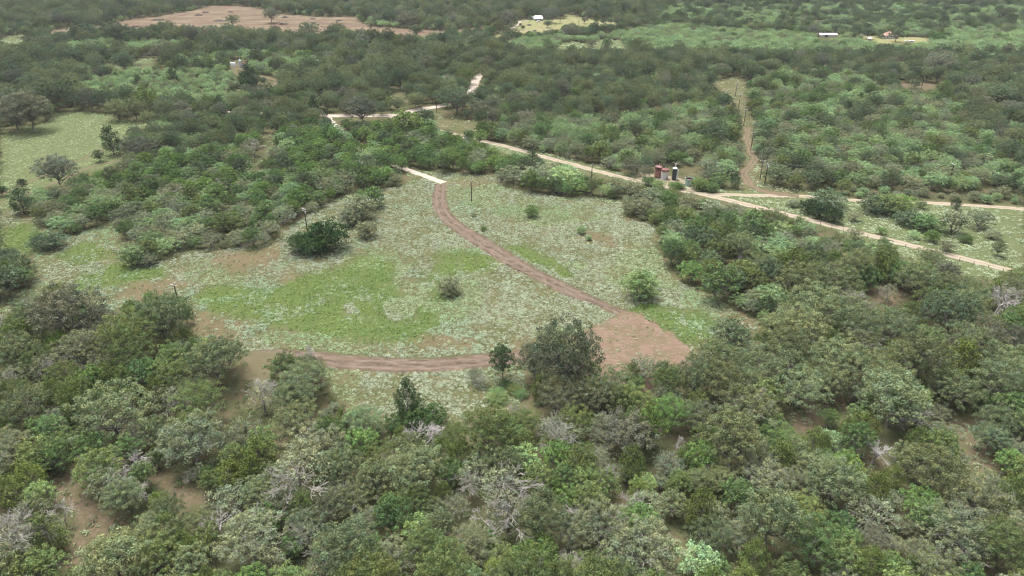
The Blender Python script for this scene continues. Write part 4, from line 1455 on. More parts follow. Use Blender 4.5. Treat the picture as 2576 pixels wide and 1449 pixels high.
def autolabel(T_):
    """its own look, then its two neighbours' looks, then its place"""
    dx, dy = SXY[:, 0] - T_['X'], (SXY[:, 1] - T_['Y']) * 1.3
    dd = np.hypot(dx, dy)
    od = [i for i in np.argsort(dd)[:34] if dd[i] > 1 and SXY[i, 3] > .5 * T_['px']]
    sw = 'large' if T_['w'] > 10.5 else 'mid-sized' if T_['w'] > 6 else 'small'
    me_ = f'{sw} {look(T_)}'

    def rel(i):
        a = look(solo[i])
        if abs(dy[i]) > abs(dx[i]): return f"{a} {'above' if dy[i] < 0 else 'below'}"
        return f"{a} on its {'left' if dx[i] < 0 else 'right'}"
    best = None
    for i in range(min(7, len(od))):
        for j in range(i + 1, len(od)):
            if rel(od[i]).split()[-1] == rel(od[j]).split()[-1]: continue
            for tail in (f", {T_['X'] / 25.76:.0f}% across", ''):
                lab = f'{me_}, {rel(od[i])}, {rel(od[j])}{tail}'
                n_w = len(lab.replace('-', ' ').replace(',', ' ').split())
                key = lab.split(', ')[:3]
                if n_w <= 16 and tuple(key) not in used_labels:
                    used_labels.add(tuple(key))
                    return lab
    for w1 in ('low', 'tall', 'round', 'wide', 'slim', 'leaning', ''):
        if w1 == 'low' and T_['zf'] > 1 or w1 == 'tall' and T_['zf'] < 1.15 or w1 in ('leaning', 'slim') or w1 == 'wide' and T_['w'] < 9: continue
        for o_i in od:
            lab = f"{w1} {me_}, {rel(o_i)}, {T_['X'] / 25.76:.0f}% across, {T_['Y'] / 14.49:.0f}% down".strip()
            if (w1, me_, rel(o_i)) not in used_labels and len(lab.replace('-', ' ').split()) <= 16:
                used_labels.add((w1, me_, rel(o_i)))
                return lab
    return f"{me_} {place_words(T_['X'], T_['Y'])}, {T_['X'] / 25.76:.0f}% across, {T_['Y'] / 14.49:.0f}% down"


GROUPS = {'oak_tree': 'oaks of the woods round the meadow', 'leafy_tree': 'small leafy trees of the woods', 'juniper_tree': 'junipers scattered through the woods',
          'mesquite_tree': 'mesquites in the brush', 'shrub': 'shrubs at the wood edges', 'dead_tree': 'bare dead trees', 'twiggy_tree': 'twiggy grey trees in the near wood'}
nsolo = 0
for k, L in by.items():
    for T_ in L:
        if not T_['solo']: continue
        tm, cm, w, h = VAR[T_['f']][T_['v']]
        lab = T_['lab'] or autolabel(T_)
        if cm is None:
            r = link(k, tm)
        else:
            r = bpy.data.objects.new(k, None)
            COL.objects.link(r)
            r.empty_display_size = .5
            a = link('trunk', tm, r)
            b_ = link('crown', cm, r)
            b_['tint'] = [*T_['c'], 1.0][:3]
        r.location = (T_['x'], T_['y'], 0)
        r.rotation_euler = (0, 0, T_['r'])
        r.scale = (T_['k'], T_['k'], T_['k'] * T_['zf'])
        tag(r, lab, KIND[T_['f']][1], GROUPS[k])
        nsolo += 1
print('solo', nsolo)

# ------------------------------------------------------------------ scatter helper (only for what nobody could count)


def scatter(name, P, Z, R, SC, TI, VI, variants, mats_keep=True):
    """one object of kind stuff: points carrying instances of the variants"""
    lib = bpy.data.collections.new(name + '_library')
    for i, me in enumerate(variants):
        lib.objects.link(bpy.data.objects.new(f'{name}_{i:02d}', me))
    n = len(P)
    me = bpy.data.meshes.new(name)
    me.vertices.add(n)
    me.vertices.foreach_set('co', np.column_stack([P, Z]).astype(np.float32).ravel())
    for nm, ty, dat, key in (('rot', 'FLOAT', R, 'value'), ('scl', 'FLOAT_VECTOR', SC, 'vector'), ('tint', 'FLOAT_COLOR', np.column_stack([TI, np.ones(n)]), 'color'), ('vid', 'INT', VI, 'value')):
        a = me.attributes.new(nm, ty, 'POINT')
        a.data.foreach_set(key, np.asarray(dat, np.int32 if ty == 'INT' else np.float32).ravel())
    o = link(name, me)
    ng = bpy.data.node_groups.new(name, 'GeometryNodeTree')
    ng.interface.new_socket('Geometry', in_out='INPUT', socket_type='NodeSocketGeometry')
    ng.interface.new_socket('Geometry', in_out='OUTPUT', socket_type='NodeSocketGeometry')
    gi, go = ng.nodes.new('NodeGroupInput'), ng.nodes.new('NodeGroupOutput')
    ci_ = ng.nodes.new('GeometryNodeCollectionInfo')
    ci_.inputs['Collection'].default_value = lib
    ci_.inputs['Separate Children'].default_value = True
    ci_.inputs['Reset Children'].default_value = True
    ip = ng.nodes.new('GeometryNodeInstanceOnPoints')
    ip.inputs['Pick Instance'].default_value = True

    def at(nm, ty):
        q = ng.nodes.new('GeometryNodeInputNamedAttribute')
        q.data_type = ty
        q.inputs['Name'].default_value = nm
        return q.outputs[0]
    cb = ng.nodes.new('ShaderNodeCombineXYZ')
    ng.links.new(at('rot', 'FLOAT'), cb.inputs[2])
    L_ = ng.links.new
    L_(gi.outputs[0], ip.inputs['Points'])
    L_(ci_.outputs[0], ip.inputs['Instance'])
    L_(at('vid', 'INT'), ip.inputs['Instance Index'])
    L_(cb.outputs[0], ip.inputs['Rotation'])
    L_(at('scl', 'FLOAT_VECTOR'), ip.inputs['Scale'])
    L_(ip.outputs[0], go.inputs[0])
    md = o.modifiers.new('scatter', 'NODES')
    md.node_group = ng
    return tag(o, kind='stuff')


def joined(name, tm, cm):
    if cm is None: return tm

    def get(me):
        v = np.empty(len(me.vertices) * 3, np.float32)
        me.vertices.foreach_get('co', v)
        f = np.empty(len(me.loops), np.int32)
        me.loops.foreach_get('vertex_index', f)
        return v.reshape(-1, 3), f.reshape(-1, 4)
    v1, f1 = get(tm)
    v2, f2 = get(cm)
    me = np_mesh(name, np.vstack([v1, v2]), np.vstack([f1, f2 + len(v1)]), [tm.materials[0], cm.materials[0]], mi=np.r_[np.zeros(len(f1)), np.ones(len(f2))])
    lv = np.empty(len(f2) * 4, np.float32)
    cm.attributes['lv'].data.foreach_get('color', lv)
    a = me.attributes.new('lv', 'FLOAT_COLOR', 'FACE')
    a.data.foreach_set('color', np.r_[np.ones(len(f1) * 4, np.float32), lv])
    return me


NAMES = {'oak_tree': 'oak_woodland', 'leafy_tree': 'leafy_woodland', 'juniper_tree': 'juniper_woodland', 'mesquite_tree': 'mesquite_brushland', 'shrub': 'shrub_thicket',
         'dead_tree': 'deadwood', 'twiggy_tree': 'twiggy_woodland'}
for k, L in by.items():
    rest = [q for q in L if not q['solo']]
    if not rest: continue
    fams = sorted({q['f'] for q in rest})
    base, vs = {}, []
    for f_ in fams:
        base[f_] = len(vs)
        vs += [joined(f_, v_[0], v_[1]) for v_ in VAR[f_]]
    if k != 'x':
        o_ = scatter(NAMES[k], np.array([(q['x'], q['y']) for q in rest]), np.zeros(len(rest)), [q['r'] for q in rest],
                     np.array([(q['k'], q['k'], q['k'] * q['zf']) for q in rest]), np.array([q['c'] for q in rest]), [base[q['f']] + q['v'] for q in rest], vs)

# ------------------------------------------------------------------ ground plants: silvery weeds, grass clumps, undergrowth
print('plants')
WEED = leafmat('weed', .15)


def plant(seed, n, w, h, leaf, up=1.2):
    rng = np.random.default_rng(seed)
    ph = rng.uniform(0, 6.283, n)
    r = np.sqrt(rng.random(n)) * w / 2
    c = np.stack([np.cos(ph) * r, np.sin(ph) * r, h * (.35 + .65 * (1 - (2 * r / w) ** 2)) * rng.uniform(.6, 1.05, n)], 1)
    nn = unit(rng.normal(size=(n, 3)) * .33 + np.array([0, 0, up]) + c * [1, 1, 0])
    V, Fq = quads(c, nn, np.full(n, leaf), rng, .3)
    me = np_mesh('weed', V, Fq, [WEED])
    v = rng.uniform(.78, 1.15, n)
    a = me.attributes.new('lv', 'FLOAT_COLOR', 'FACE')
    a.data.foreach_set('color', np.stack([v, v, v, np.ones(n)], 1).ravel().astype(np.float32))
    return me


WEEDS = [plant(1, 22, .8, .40, .20), plant(2, 18, .7, .36, .19), plant(3, 28, 1.05, .42, .21), plant(4, 16, .6, .45, .19, .6)]


def blade_tuft(seed, n=26, w=.7, h=.5):
    rng = np.random.default_rng(seed)
    ph = rng.uniform(0, 6.283, n)
    b = np.stack([np.cos(ph), np.sin(ph), np.zeros(n)], 1) * (rng.random(n) * w * .35)[:, None]
    d = unit(np.stack([np.cos(ph), np.sin(ph), rng.uniform(.8, 2.2, n)], 1))
    s = unit(np.cross(d, [0, 0, 1.]))
    L = (h * rng.uniform(.6, 1.2, n))[:, None]
    V = np.stack([b - s * .05, b + s * .05, b + d * L + s * .02 - [0, 0, .06], b + d * L - s * .02 - [0, 0, .06]], 1).reshape(-1, 3)
    me = np_mesh('tuft', V, np.arange(n * 4).reshape(n, 4), [WEED])
    v = rng.uniform(.7, 1.2, n)
    a = me.attributes.new('lv', 'FLOAT_COLOR', 'FACE')
    a.data.foreach_set('color', np.stack([v, v, v, np.ones(n)], 1).ravel().astype(np.float32))
    return me


TUFTS = [plant(5, 14, .9, .32, .26), plant(6, 12, .75, .4, .24), blade_tuft(7, 22, .7, .4)]


def gridpts(polys, step):
    G_ = np.array([g(*p) for q in polys for p in q])
    x0, y0 = G_.min(0) - 3
    x1, y1 = G_.max(0) + 3
    X_, Y_ = np.meshgrid(np.arange(x0, x1, step), np.arange(y0, y1, step))
    P = np.stack([X_.ravel(), Y_.ravel()], 1)
    return P + RNG.uniform(-.5, .5, P.shape) * step


def inside(P, polys, warp=1.5, sc=.12):
    x = P[:, 0] + (fbm(P[:, 0] * sc, P[:, 1] * sc, 31) - .5) * 5 * warp
    y = P[:, 1] + (fbm(P[:, 0] * sc, P[:, 1] * sc, 61) - .5) * 5 * warp
    X_, Y_, _ = proj(x, y)
    m = np.zeros(len(P), bool)
    for q in polys: m |= inpoly(X_, Y_, q)
    return m


def dist_line(P, L, r):
    key = {}
    for a, b_ in L: key.setdefault((int(a // 8), int(b_ // 8)), []).append((a, b_))
    ok = np.zeros(len(P), bool)
    kx, ky = (P[:, 0] // 8).astype(int), (P[:, 1] // 8).astype(int)
    near = {}
    for (a, b_) in key:
        for i in (-1, 0, 1):
            for j in (-1, 0, 1): near.setdefault((a + i, b_ + j), []).extend(key[(a, b_)])
    code = kx * 100000 + ky
    for c_ in np.unique(code):
        a, b_ = divmod(c_, 100000)
        L_ = near.get((a, b_)) if b_ < 50000 else None
        if not L_: continue
        ii = np.nonzero(code == c_)[0]
        Q = np.array(L_)
        dmin = ((P[ii, None, :] - Q[None]) ** 2).sum(-1).min(1)
        ok[ii] = dmin < r * r
    return ok


TRACKP = [tuple(a) for a in TRACK_L] + [tuple(a) for a in TRACK_R[::-1]]
TB, _ = resample([g(*p) for p in TRACK_B], 1.)


def blocked(P):
    m = inside(P, [TRACKP], .0) | (inside(P, [PAD, WEDGE], 1.2, .3) & (RNG.random(len(P)) > .05))
    m |= dist_line(P, TB, 3.7)
    m |= dist_line(P, ALLROAD, 2.7)
    return m


pts = gridpts([MEADOW], .56)
pts = pts[inside(pts, [MEADOW], .5)]
pts = pts[~blocked(pts)]
fg, fb, fi = inside(pts, GREENS, 2.4, .09), inside(pts, BROWNS, 2.2), inside(pts, PALEISLE, 1.2)
fg &= ~fi
q1 = fbm(pts[:, 0] * .16, pts[:, 1] * .16, 4)
q2 = fbm(pts[:, 0] * .9, pts[:, 1] * 1.2, 14)
q3 = fbm(pts[:, 0] * .04, pts[:, 1] * .04, 24)
X_, Y_, _ = proj(pts[:, 0], pts[:, 1])
dn = 1.3 * np.clip((q2 - .27) * 2.4, 0, 1) * np.clip(.6 + (q1 - .42) * 2.6, .16, 1.)
dn = np.where(X_ < 520, dn * .8, dn)
dn = np.where((X_ > 1080) & (Y_ < 900), dn * 1.2 + .06, dn)
dn = np.where(fb, dn * .22, dn)
dn = np.where(fg, dn * (.05 + .9 * np.clip(q1 - .52, 0, 1) * 3), dn)
dn = np.where(fi, .9, dn)
sel = RNG.random(len(pts)) < dn
SP = pts[sel]
n = len(SP)
q3s = q3[sel]
tone = RNG.uniform(.66, 1.18, (n, 1)) * np.where((q3s > .5)[:, None], [[.285, .36, .205]], [[.32, .37, .265]])
teal = (fbm(SP[:, 0] * .05, SP[:, 1] * .05, 90) > .66)[:, None]
tone = np.where(teal, tone * [[.88, .99, .95]], tone)
sc = RNG.uniform(.4, 1.3, n)
A_P, A_T, A_S, A_V = [SP], [tone], [sc], [RNG.integers(0, 4, n)]
for polys, step, dd_, colr in (([LEFTFIELD], 1.15, .8, (.31, .375, .20)), ([RMEADOW, STRIP1, PATHG], .95, .95, (.34, .40, .26)), ([GLADE1, PALE1, PALE2], 2.0, .8, (.34, .40, .25)), ([GLADE3, CORR, YARD], 1.6, .4, (.30, .33, .20)), ([G_B, G_C, G_D, G_E, G_H], .8, .5, (.22, .27, .15))):
    p_ = gridpts(polys, step)
    p_ = p_[inside(p_, polys, .5)]
    p_ = p_[~blocked(p_)]
    a_ = fbm(p_[:, 0] * .2, p_[:, 1] * .2, 44)
    b2 = fbm(p_[:, 0] * .6, p_[:, 1] * .6, 45)
    p_ = p_[RNG.random(len(p_)) < dd_ * np.clip((b2 - .3) * 3, 0, 1) * np.clip(.6 + (a_ - .45) * 3, .15, 1)]
    A_P.append(p_)
    A_T.append(RNG.uniform(.8, 1.15, (len(p_), 1)) * np.array([colr]))
    A_S.append(RNG.uniform(.9, 1.6, len(p_)) * max(1, step / 1.1))
    A_V.append(RNG.integers(0, 4, len(p_)))
P_, T2, S2, V2 = map(np.concatenate, (A_P, A_T, A_S, A_V))
print('silvery weeds', len(P_))
scatter('silvery_weeds', P_, np.zeros(len(P_)), RNG.uniform(0, 6.28, len(P_)), np.stack([S2] * 3, 1), T2, V2, WEEDS)
# green clumps in the bright patches, sparse olive ones elsewhere
pts2 = gridpts([MEADOW], .70)
pts2 = pts2[inside(pts2, [MEADOW], .5)]
pts2 = pts2[~blocked(pts2)]
fg2 = inside(pts2, GREENS, 2.6, .09) & ~inside(pts2, PALEISLE, 1.2)
fb2 = inside(pts2, BROWNS, 2.)
e1 = fbm(pts2[:, 0] * .5, pts2[:, 1] * .5, 54)
sel = RNG.random(len(pts2)) < np.where(fg2, .80 * np.clip((e1 - .25) * 3, .1, 1), np.where(fb2, .12, .24))
GP, fgs = pts2[sel], fg2[sel]
n = len(GP)
yel = fbm(GP[:, 0] * .03, GP[:, 1] * .03, 95)[:, None]
tg_ = np.where(fgs[:, None], np.where(yel > .52, [[.160, .220, .068]], [[.125, .195, .060]]), [[.150, .175, .075]]) * RNG.uniform(.75, 1.2, (n, 1))
scatter('meadow_grass', GP, np.zeros(n), RNG.uniform(0, 6.28, n), np.stack([RNG.uniform(.7, 1.25, n)] * 3, 1), tg_, RNG.integers(0, 3, n), TUFTS)
# weeds on the wood floor
pw = []
yy = 66.
while yy < 330:
    st_ = 1.7 + yy * .004
    half = .82 * yy + 12
    xx = np.arange(-half, half, st_)
    pw.append(np.stack([xx + RNG.uniform(-.6, .6, len(xx)) * st_, yy + RNG.uniform(-.6, .6, len(xx)) * st_], 1))
    yy += st_
pw = np.concatenate(pw)
pw = pw[~inside(pw, [MEADOW, RMEADOW, LEFTFIELD, G_A], .3)]
pw = pw[~blocked(pw)]
kd = RNG.random(len(pw)) < np.where(inside(pw, [G_B, G_C, G_D, G_E, G_F], .3), .25, .62)
pw = pw[kd]
n = len(pw)
pal = np.array([(.075, .11, .045), (.10, .12, .07), (.13, .15, .09), (.08, .13, .05)])
scatter('undergrowth', pw, np.zeros(n), RNG.uniform(0, 6.28, n), RNG.uniform(.8, 2.1, (n, 1)) * [[1, 1, 1.5]], pal[RNG.integers(0, 4, n)] * RNG.uniform(.8, 1.2, (n, 1)), RNG.integers(0, 4, n), WEEDS)

# ------------------------------------------------------------------ built things
print('things')
PAINTW = simple('white_paint', (.62, .62, .61), .5, .12, .8)
GALV = simple('galvanised', (.52, .55, .58), .45, .25, .8)
BRIGHTW = simple('bright_white_paint', (.82, .82, .81), .5, .08, .8)
RUST = simple('rust', (.13, .045, .036), .85, .5, 1.1)
BLACK = simple('black_steel', (.030, .034, .042), .5, .3, .6)
WOODP = simple('dark_pole_wood', (.035, .028, .024), .85, .3, 1.)
PALEW = simple('bleached_wood', (.62, .60, .57), .8, .2, 2.)
CERAM = simple('insulator', (.70, .70, .70), .4, .1, 2.)
WIRE = simple('wire', (.22, .22, .22), .5, .1, 1.)
REDROOF = simple('red_roof', (.36, .17, .15), .6, .2, .3)
WALLG = simple('pale_wall', (.55, .53, .50), .8, .15, .4)
GREENP = simple('green_paint', (.27, .37, .31), .6, .25, .8)
GLASSD = simple('dark_window', (.05, .06, .07), .2, .2, 1.)


def stained(name, base, stain, z0, z1, sc=1.2, amt=1.):
    """paint with rust running down from the top rim"""
    m, t, out = newmat(name)
    tc = N(t, 'ShaderNodeTexCoord').outputs['Object']
    sx = N(t, 'ShaderNodeSeparateXYZ')
    t.links.new(tc, sx.inputs[0])
    mp = N(t, 'ShaderNodeMapping')
    mp.inputs['Scale'].default_value = (2.2, 2.2, .25)
    t.links.new(tc, mp.inputs['Vector'])
    st_ = noise(t, mp.outputs[0], sc, 4, .6)
    h = maprange(t, sx.outputs[2], z0, z1, -.25, .5)
    f = maprange(t, math_(t, 'ADD', st_, h), .62, .74, 0, amt)
    f2 = maprange(t, noise(t, tc, 2.5, 4), .55, .7, 0, .55)
    c = mixc(t, f2, base, tuple(q * .5 for q in base))
    c = mixc(t, f, c, stain)
    b = N(t, 'ShaderNodeBsdfPrincipled')
    b.inputs['Roughness'].default_value = .7
    t.links.new(c, b.inputs['Base Color'])
    t.links.new(b.outputs[0], out.inputs['Surface'])
    return m


RUSTW = stained('rust_streaked_white', (.46, .44, .43), (.16, .045, .038), 2.0, 5.0)
RUSTP = stained('rust_faded_pink', (.32, .17, .125), (.11, .036, .030), 1.2, 5.0)
RUSTG = stained('rust_cap_grey', (.50, .50, .49), (.20, .055, .045), 2.8, 5.0)


class MB:
    def __init__(s): s.V, s.F, s.n = [], [], 0

    def box(s, c, d, rz=0.):
        c, d = np.array(c, float), np.array(d, float) / 2
        q = np.array([[x, y, z] for z in (-1, 1) for x, y in ((-1, -1), (1, -1), (1, 1), (-1, 1))]) * d
        cr, sr = math.cos(rz), math.sin(rz)
        q = np.column_stack([q[:, 0] * cr - q[:, 1] * sr, q[:, 0] * sr + q[:, 1] * cr, q[:, 2]]) + c
        s.V.append(q)
        s.F += [[a + s.n for a in f] for f in ([0, 3, 2, 1], [4, 5, 6, 7], [0, 1, 5, 4], [1, 2, 6, 5], [2, 3, 7, 6], [3, 0, 4, 7])]
        s.n += 8
        return s

    def lathe(s, prof, k=24, c=(0, 0)):
        a = np.arange(k) * 2 * math.pi / k
        for r, z in prof:
            s.V.append(np.column_stack([np.cos(a) * r + c[0], np.sin(a) * r + c[1], np.full(k, z)]))
        for j in range(len(prof) - 1):
            for i in range(k):
                i2 = (i + 1) % k
                s.F.append([s.n + j * k + i, s.n + j * k + i2, s.n + (j + 1) * k + i2, s.n + (j + 1) * k + i])
        s.n += k * len(prof)
        return s

    def tube(s, p, q, r, k=8):
        st = Sticks()
        st.add(p, q, r, r, k)
        s.V += st.V
        for f in st.F[0]: s.F.append([int(a) + s.n for a in f])
        s.F.append([s.n + a for a in range(k)][::-1])
        s.F.append([s.n + k + a for a in range(k)])
        s.n += 2 * k
        return s

    def face(s, pts):
        s.V.append(np.array(pts, float))
        s.F.append([s.n + i for i in range(len(pts))])
        s.n += len(pts)
        return s

    def build(s, name, mat, parent=None):
        me = bpy.data.meshes.new(name)
        me.from_pydata(np.concatenate(s.V).tolist(), [], s.F)
        me.materials.append(mat)
        me.update()
        return link(name, me, parent)


def thing(name, label, cat, x, y, rz=0., group=None, z=0.):
    o = bpy.data.objects.new(name, None)
    COL.objects.link(o)
    o.location = (x, y, z)
    o.rotation_euler = (0, 0, rz)
    return tag(o, label, cat, group)


# --- utility poles
PH = 9.6
POLES = [  # top X, Y, crossarm style, label
    (437, 714, 'arm', 'dark utility pole with a pale crossarm rising behind the big dark oak at left'),
    (765, 524, 'double', 'dark utility pole with two pale crossarms beside the vine-smothered clump'),
    (1185, 455, 'cap', 'lone dark utility pole without crossarm at the head of the pale meadow'),
    (1490, 414, 'cap', 'dark utility pole with a white tip, left of the rusty tanks'),
    (1778, 409, 'cap', 'dark utility pole with a white tip, right of the green open tank'),
    (1920, 403, 'arm', 'crossarm utility pole at the bend of the brown path, left of two'),
    (1932, 413, 'double', 'double crossarm utility pole at the bend of the brown path, right of two'),
    (2401, 411, 'arm', 'leaning utility pole with small crossarm in the scrub at far right'),
    (1896, 331, 'arm', 'crossarm utility pole standing over the brown path, nearest of the line going up'),
    (1877, 275, 'arm', 'second crossarm utility pole up the brown path line'),
    (1863, 236, 'arm', 'third crossarm utility pole up the brown path line, beside a tall dark tree'),
    (1855, 206, 'arm', 'farthest crossarm utility pole of the line above the brown path'),
    (2325, 196, 'cap', 'dark utility pole in the reddish glade at upper right'),
    (1097, 244, 'cap', 'thin pole above the caliche road bend, behind brush'),
    (1410, 36, 'cap', 'thin pole in the pale pasture right of the white-roofed farmhouse, left of two'),
    (1457, 42, 'cap', 'thin pole with pale tip in the pasture right of the farmhouse, right of two'),
]
ppos = []
for X, Y, style, lab in POLES: ppos.append(g(X, Y, PH))


def make_pole(style, lab, x, y, rz):
    r = thing('utility_pole', lab, 'utility pole', x, y, rz, 'utility poles')
    MB().lathe([(.02, -.5), (.21, -.5), (.19, 3), (.15, PH), (.02, PH + .02)], 10).build('pole_shaft', WOODP, r)
    if style == 'cap':
        MB().lathe([(.02, PH + .02), (.13, PH + .03), (.15, PH + .22), (.09, PH + .42), (.02, PH + .45)], 10).build('insulator', CERAM, r)
        return
    zs = [PH - .35] if style == 'arm' else [PH - .2, PH - 1.0]
    for z in zs:
        arm = MB().box((0, -.19, z), (2.5, .12, .16)).build('crossarm', PALEW, r)
        for dx in (-1.1, -.5, 1.1):
            MB().lathe([(.02, z + .08), (.05, z + .08), (.07, z + .16), (.05, z + .26), (.01, z + .28)], 8, (dx, -.19)).build('insulator', CERAM, arm)
    st = MB()
    st.tube((-.75, -.19, zs[0] - .09), (0, -.14, zs[0] - .75), .03, 5)
    st.tube((.75, -.19, zs[0] - .09), (0, -.14, zs[0] - .75), .03, 5)
    st.build('brace', WOODP, r)
    if style == 'double':
        MB().lathe([(.02, PH - 2.1), (.2, PH - 2.1), (.22, PH - 1.9), (.22, PH - 1.3), (.16, PH - 1.2), (.02, PH - 1.2)], 12, (.36, 0)).build('transformer', GALV, r)


LINES = [[0, 1, 2, 3, 4, 6, 7], [5, 8, 9, 10, 11]]
ang = {}
for L_ in LINES:
    for a, i in enumerate(L_):
        p0 = ppos[L_[max(a - 1, 0)]]
        p1 = ppos[L_[min(a + 1, len(L_) - 1)]]
        ang[i] = math.atan2(p1[1] - p0[1], p1[0] - p0[0]) + math.pi / 2
for i, (X, Y, style, lab) in enumerate(POLES):
    a = ang.get(i, 0.)
    if a > math.pi / 2: a -= math.pi
    make_pole(style, lab, *ppos[i], a)


def span(p, q, lab, n=3, wide=1.1):
    p, q = np.array([*p, 0.]), np.array([*q, 0.])
    r = thing('power_line', lab, 'power line', p[0], p[1], 0, 'overhead wires between the poles')
    d = q - p
    pr = np.array([-d[1], d[0], 0]) / np.linalg.norm(d)
    for k in range(n):
        off = pr * ((k - (n - 1) / 2) * wide * 2 / max(n - 1, 1))
        st = Sticks()
        m = 14
        pts_ = []
        for u_ in np.linspace(0, 1, m + 1):
            sag = 1.2 * np.linalg.norm(d) / 100 * 4 * u_ * (1 - u_)
            pts_.append(d * u_ + off + np.array([0, 0, PH + .0 - sag - .06 + (.0)]))
        st.path(pts_, .016, .016, 3)
        link('wire', st.mesh('wire', [WIRE]), r)


names = ['near oak pole to the vine clump pole', 'vine clump pole to the lone meadow pole', 'lone meadow pole to the pole left of the tanks',
         'pole left of the tanks to the pole right of them', 'pole right of the tanks to the double crossarm pole', 'double crossarm pole to the leaning pole in the scrub']
for k in range(6):
    span(ppos[LINES[0][k]], ppos[LINES[0][k + 1]], 'thin grey wires from the ' + names[k], 3 if k < 1 else 2, 1.0 if k < 1 else .45)
off_r = g(2760, 404, PH)
span(ppos[7], off_r, 'thin grey wires from the leaning pole in the scrub out of the picture', 2, .45)
names = ['path bend pole to the pole standing over the path', 'pole over the path to the second path pole', 'second path pole to the third path pole', 'third path pole to the farthest path pole']
for k in range(4): span(ppos[LINES[1][k]], ppos[LINES[1][k + 1]], 'thin grey wires from the ' + names[k], 3, 1.1)


# --- tanks
def basept(X, Y): return g(X, Y, 0)


x, y = basept(1655, 445)
r = thing('storage_tank', 'rusty red and pink oil tank with dark roof beside the streaked white tank', 'tank', x, y, 0, 'near oil tanks')
MB().lathe([(.05, .35), (1.72, .35), (1.72, 3.6), (1.78, 3.62), (1.78, 3.72), (1.72, 3.74), (1.72, 5.0), (1.66, 5.05)], 28).build('shell', RUSTP, r)
MB().lathe([(1.84, 4.98), (1.84, 5.1), (.3, 5.45), (.02, 5.46)], 28).build('roof', RUST, r)
MB().tube((.1, -.3, 5.3), (.1, -.3, 6.5), .12).build('vent_pipe', PAINTW, r)
s_ = MB()
for i in range(9): s_.box((-1.1 + .0 * i, -1.95, .6 + i * .5), (.7, .06, .06))
s_.tube((-1.45, -1.95, .1), (-1.45, -1.95, 5.1), .05, 5).tube((-.75, -1.95, .1), (-.75, -1.95, 5.1), .05, 5)
s_.build('ladder', RUST, r)
MB().lathe([(.05, .0), (1.5, .0), (1.5, .34), (.05, .34)], 20).build('base', BLACK, r)
x, y = basept(1671, 450)
r = thing('storage_tank', 'white oil tank streaked with red rust running from its rim', 'tank', x, y, 0, 'near oil tanks')
MB().lathe([(.05, .02), (1.72, .02), (1.72, 4.6), (1.68, 4.62)], 28).build('shell', RUSTW, r)
MB().lathe([(1.80, 4.58), (1.80, 4.7), (.3, 5.0), (.02, 5.02)], 28).build('roof', RUST, r)
MB().tube((.1, 0, 4.95), (.1, 0, 6.2), .11).build('vent_pipe', PAINTW, r)
MB().box((.75, -1.75, .9), (.5, .1, .5)).build('hatch', BLACK, r)
MB().tube((-1.7, 1.2, 5.1), (-3.2, 2.4, 5.3), .1).build('catwalk_pipe', PAINTW, r)
x, y = basept(1695, 452.5)
r = thing('separator_tower', 'tall slim black separator tower with a white cap and white pipes', 'tower', x, y, 0)
MB().lathe([(.05, 0), (1.0, 0), (1.0, 5.5), (.05, 5.5)], 24).build('shell', BLACK, r)
MB().lathe([(1.06, 5.45), (1.06, 5.75), (.7, 6.0), (.2, 6.15), (.02, 6.15)], 24).build('cap', PAINTW, r)
p_ = MB()
p_.tube((.35, 0, 6.1), (.35, 0, 8.0), .11).tube((.35, 0, 8.0), (.0, 0, 8.0), .11).tube((0, 0, 8.0), (.0, 0, 6.1), .08)
p_.build('vent_pipe', PAINTW, r)
for dx, tz in ((1.12, 5.4), (1.38, 4.9), (1.62, 4.9)):
    MB().tube((dx, -.35, .0), (dx, -.35, tz), .09, 7).build('riser_pipe', PAINTW, r)
MB().tube((1.3, -.35, 4.95), (1.7, -.35, 4.95), .09, 7).build('pipe_bend', PAINTW, r)
x, y = basept(1733, 466)
r = thing('open_tank', 'pale green open-topped tank with a rusty inside, standing by the sandy lane', 'tank', x, y, 0)
MB().lathe([(2.0, 0), (2.0, 1.5), (2.04, 1.52), (2.04, 1.6), (2.0, 1.62), (2.0, 3.1), (2.07, 3.12), (2.07, 3.25), (1.95, 3.25), (1.95, 2.4)], 32).build('shell', GREENP, r)
MB().lathe([(1.9, 2.9), (1.9, 2.3), (.05, 2.3)], 32).build('tank_floor', RUST, r)
MB().tube((.2, -2.05, 3.3), (.1, -2.12, 1.2), .07, 7).build('drain_pipe', PAINTW, r)
MB().tube((-1.1, 1.3, 2.4), (-1.1, 1.3, 3.9), .16, 8).build('inlet_pipe', BLACK, r)
x, y = basept(1603, 429)
r = thing('control_box', 'small dark metal box on legs left of the rusty tanks', 'box', x, y, 0)
MB().box((0, 0, .85), (.8, .5, .9)).build('cabinet', BLACK, r)
for dx in (-.3, .3): MB().box((dx, 0, .2), (.08, .08, .4)).build('leg', RUST, r)
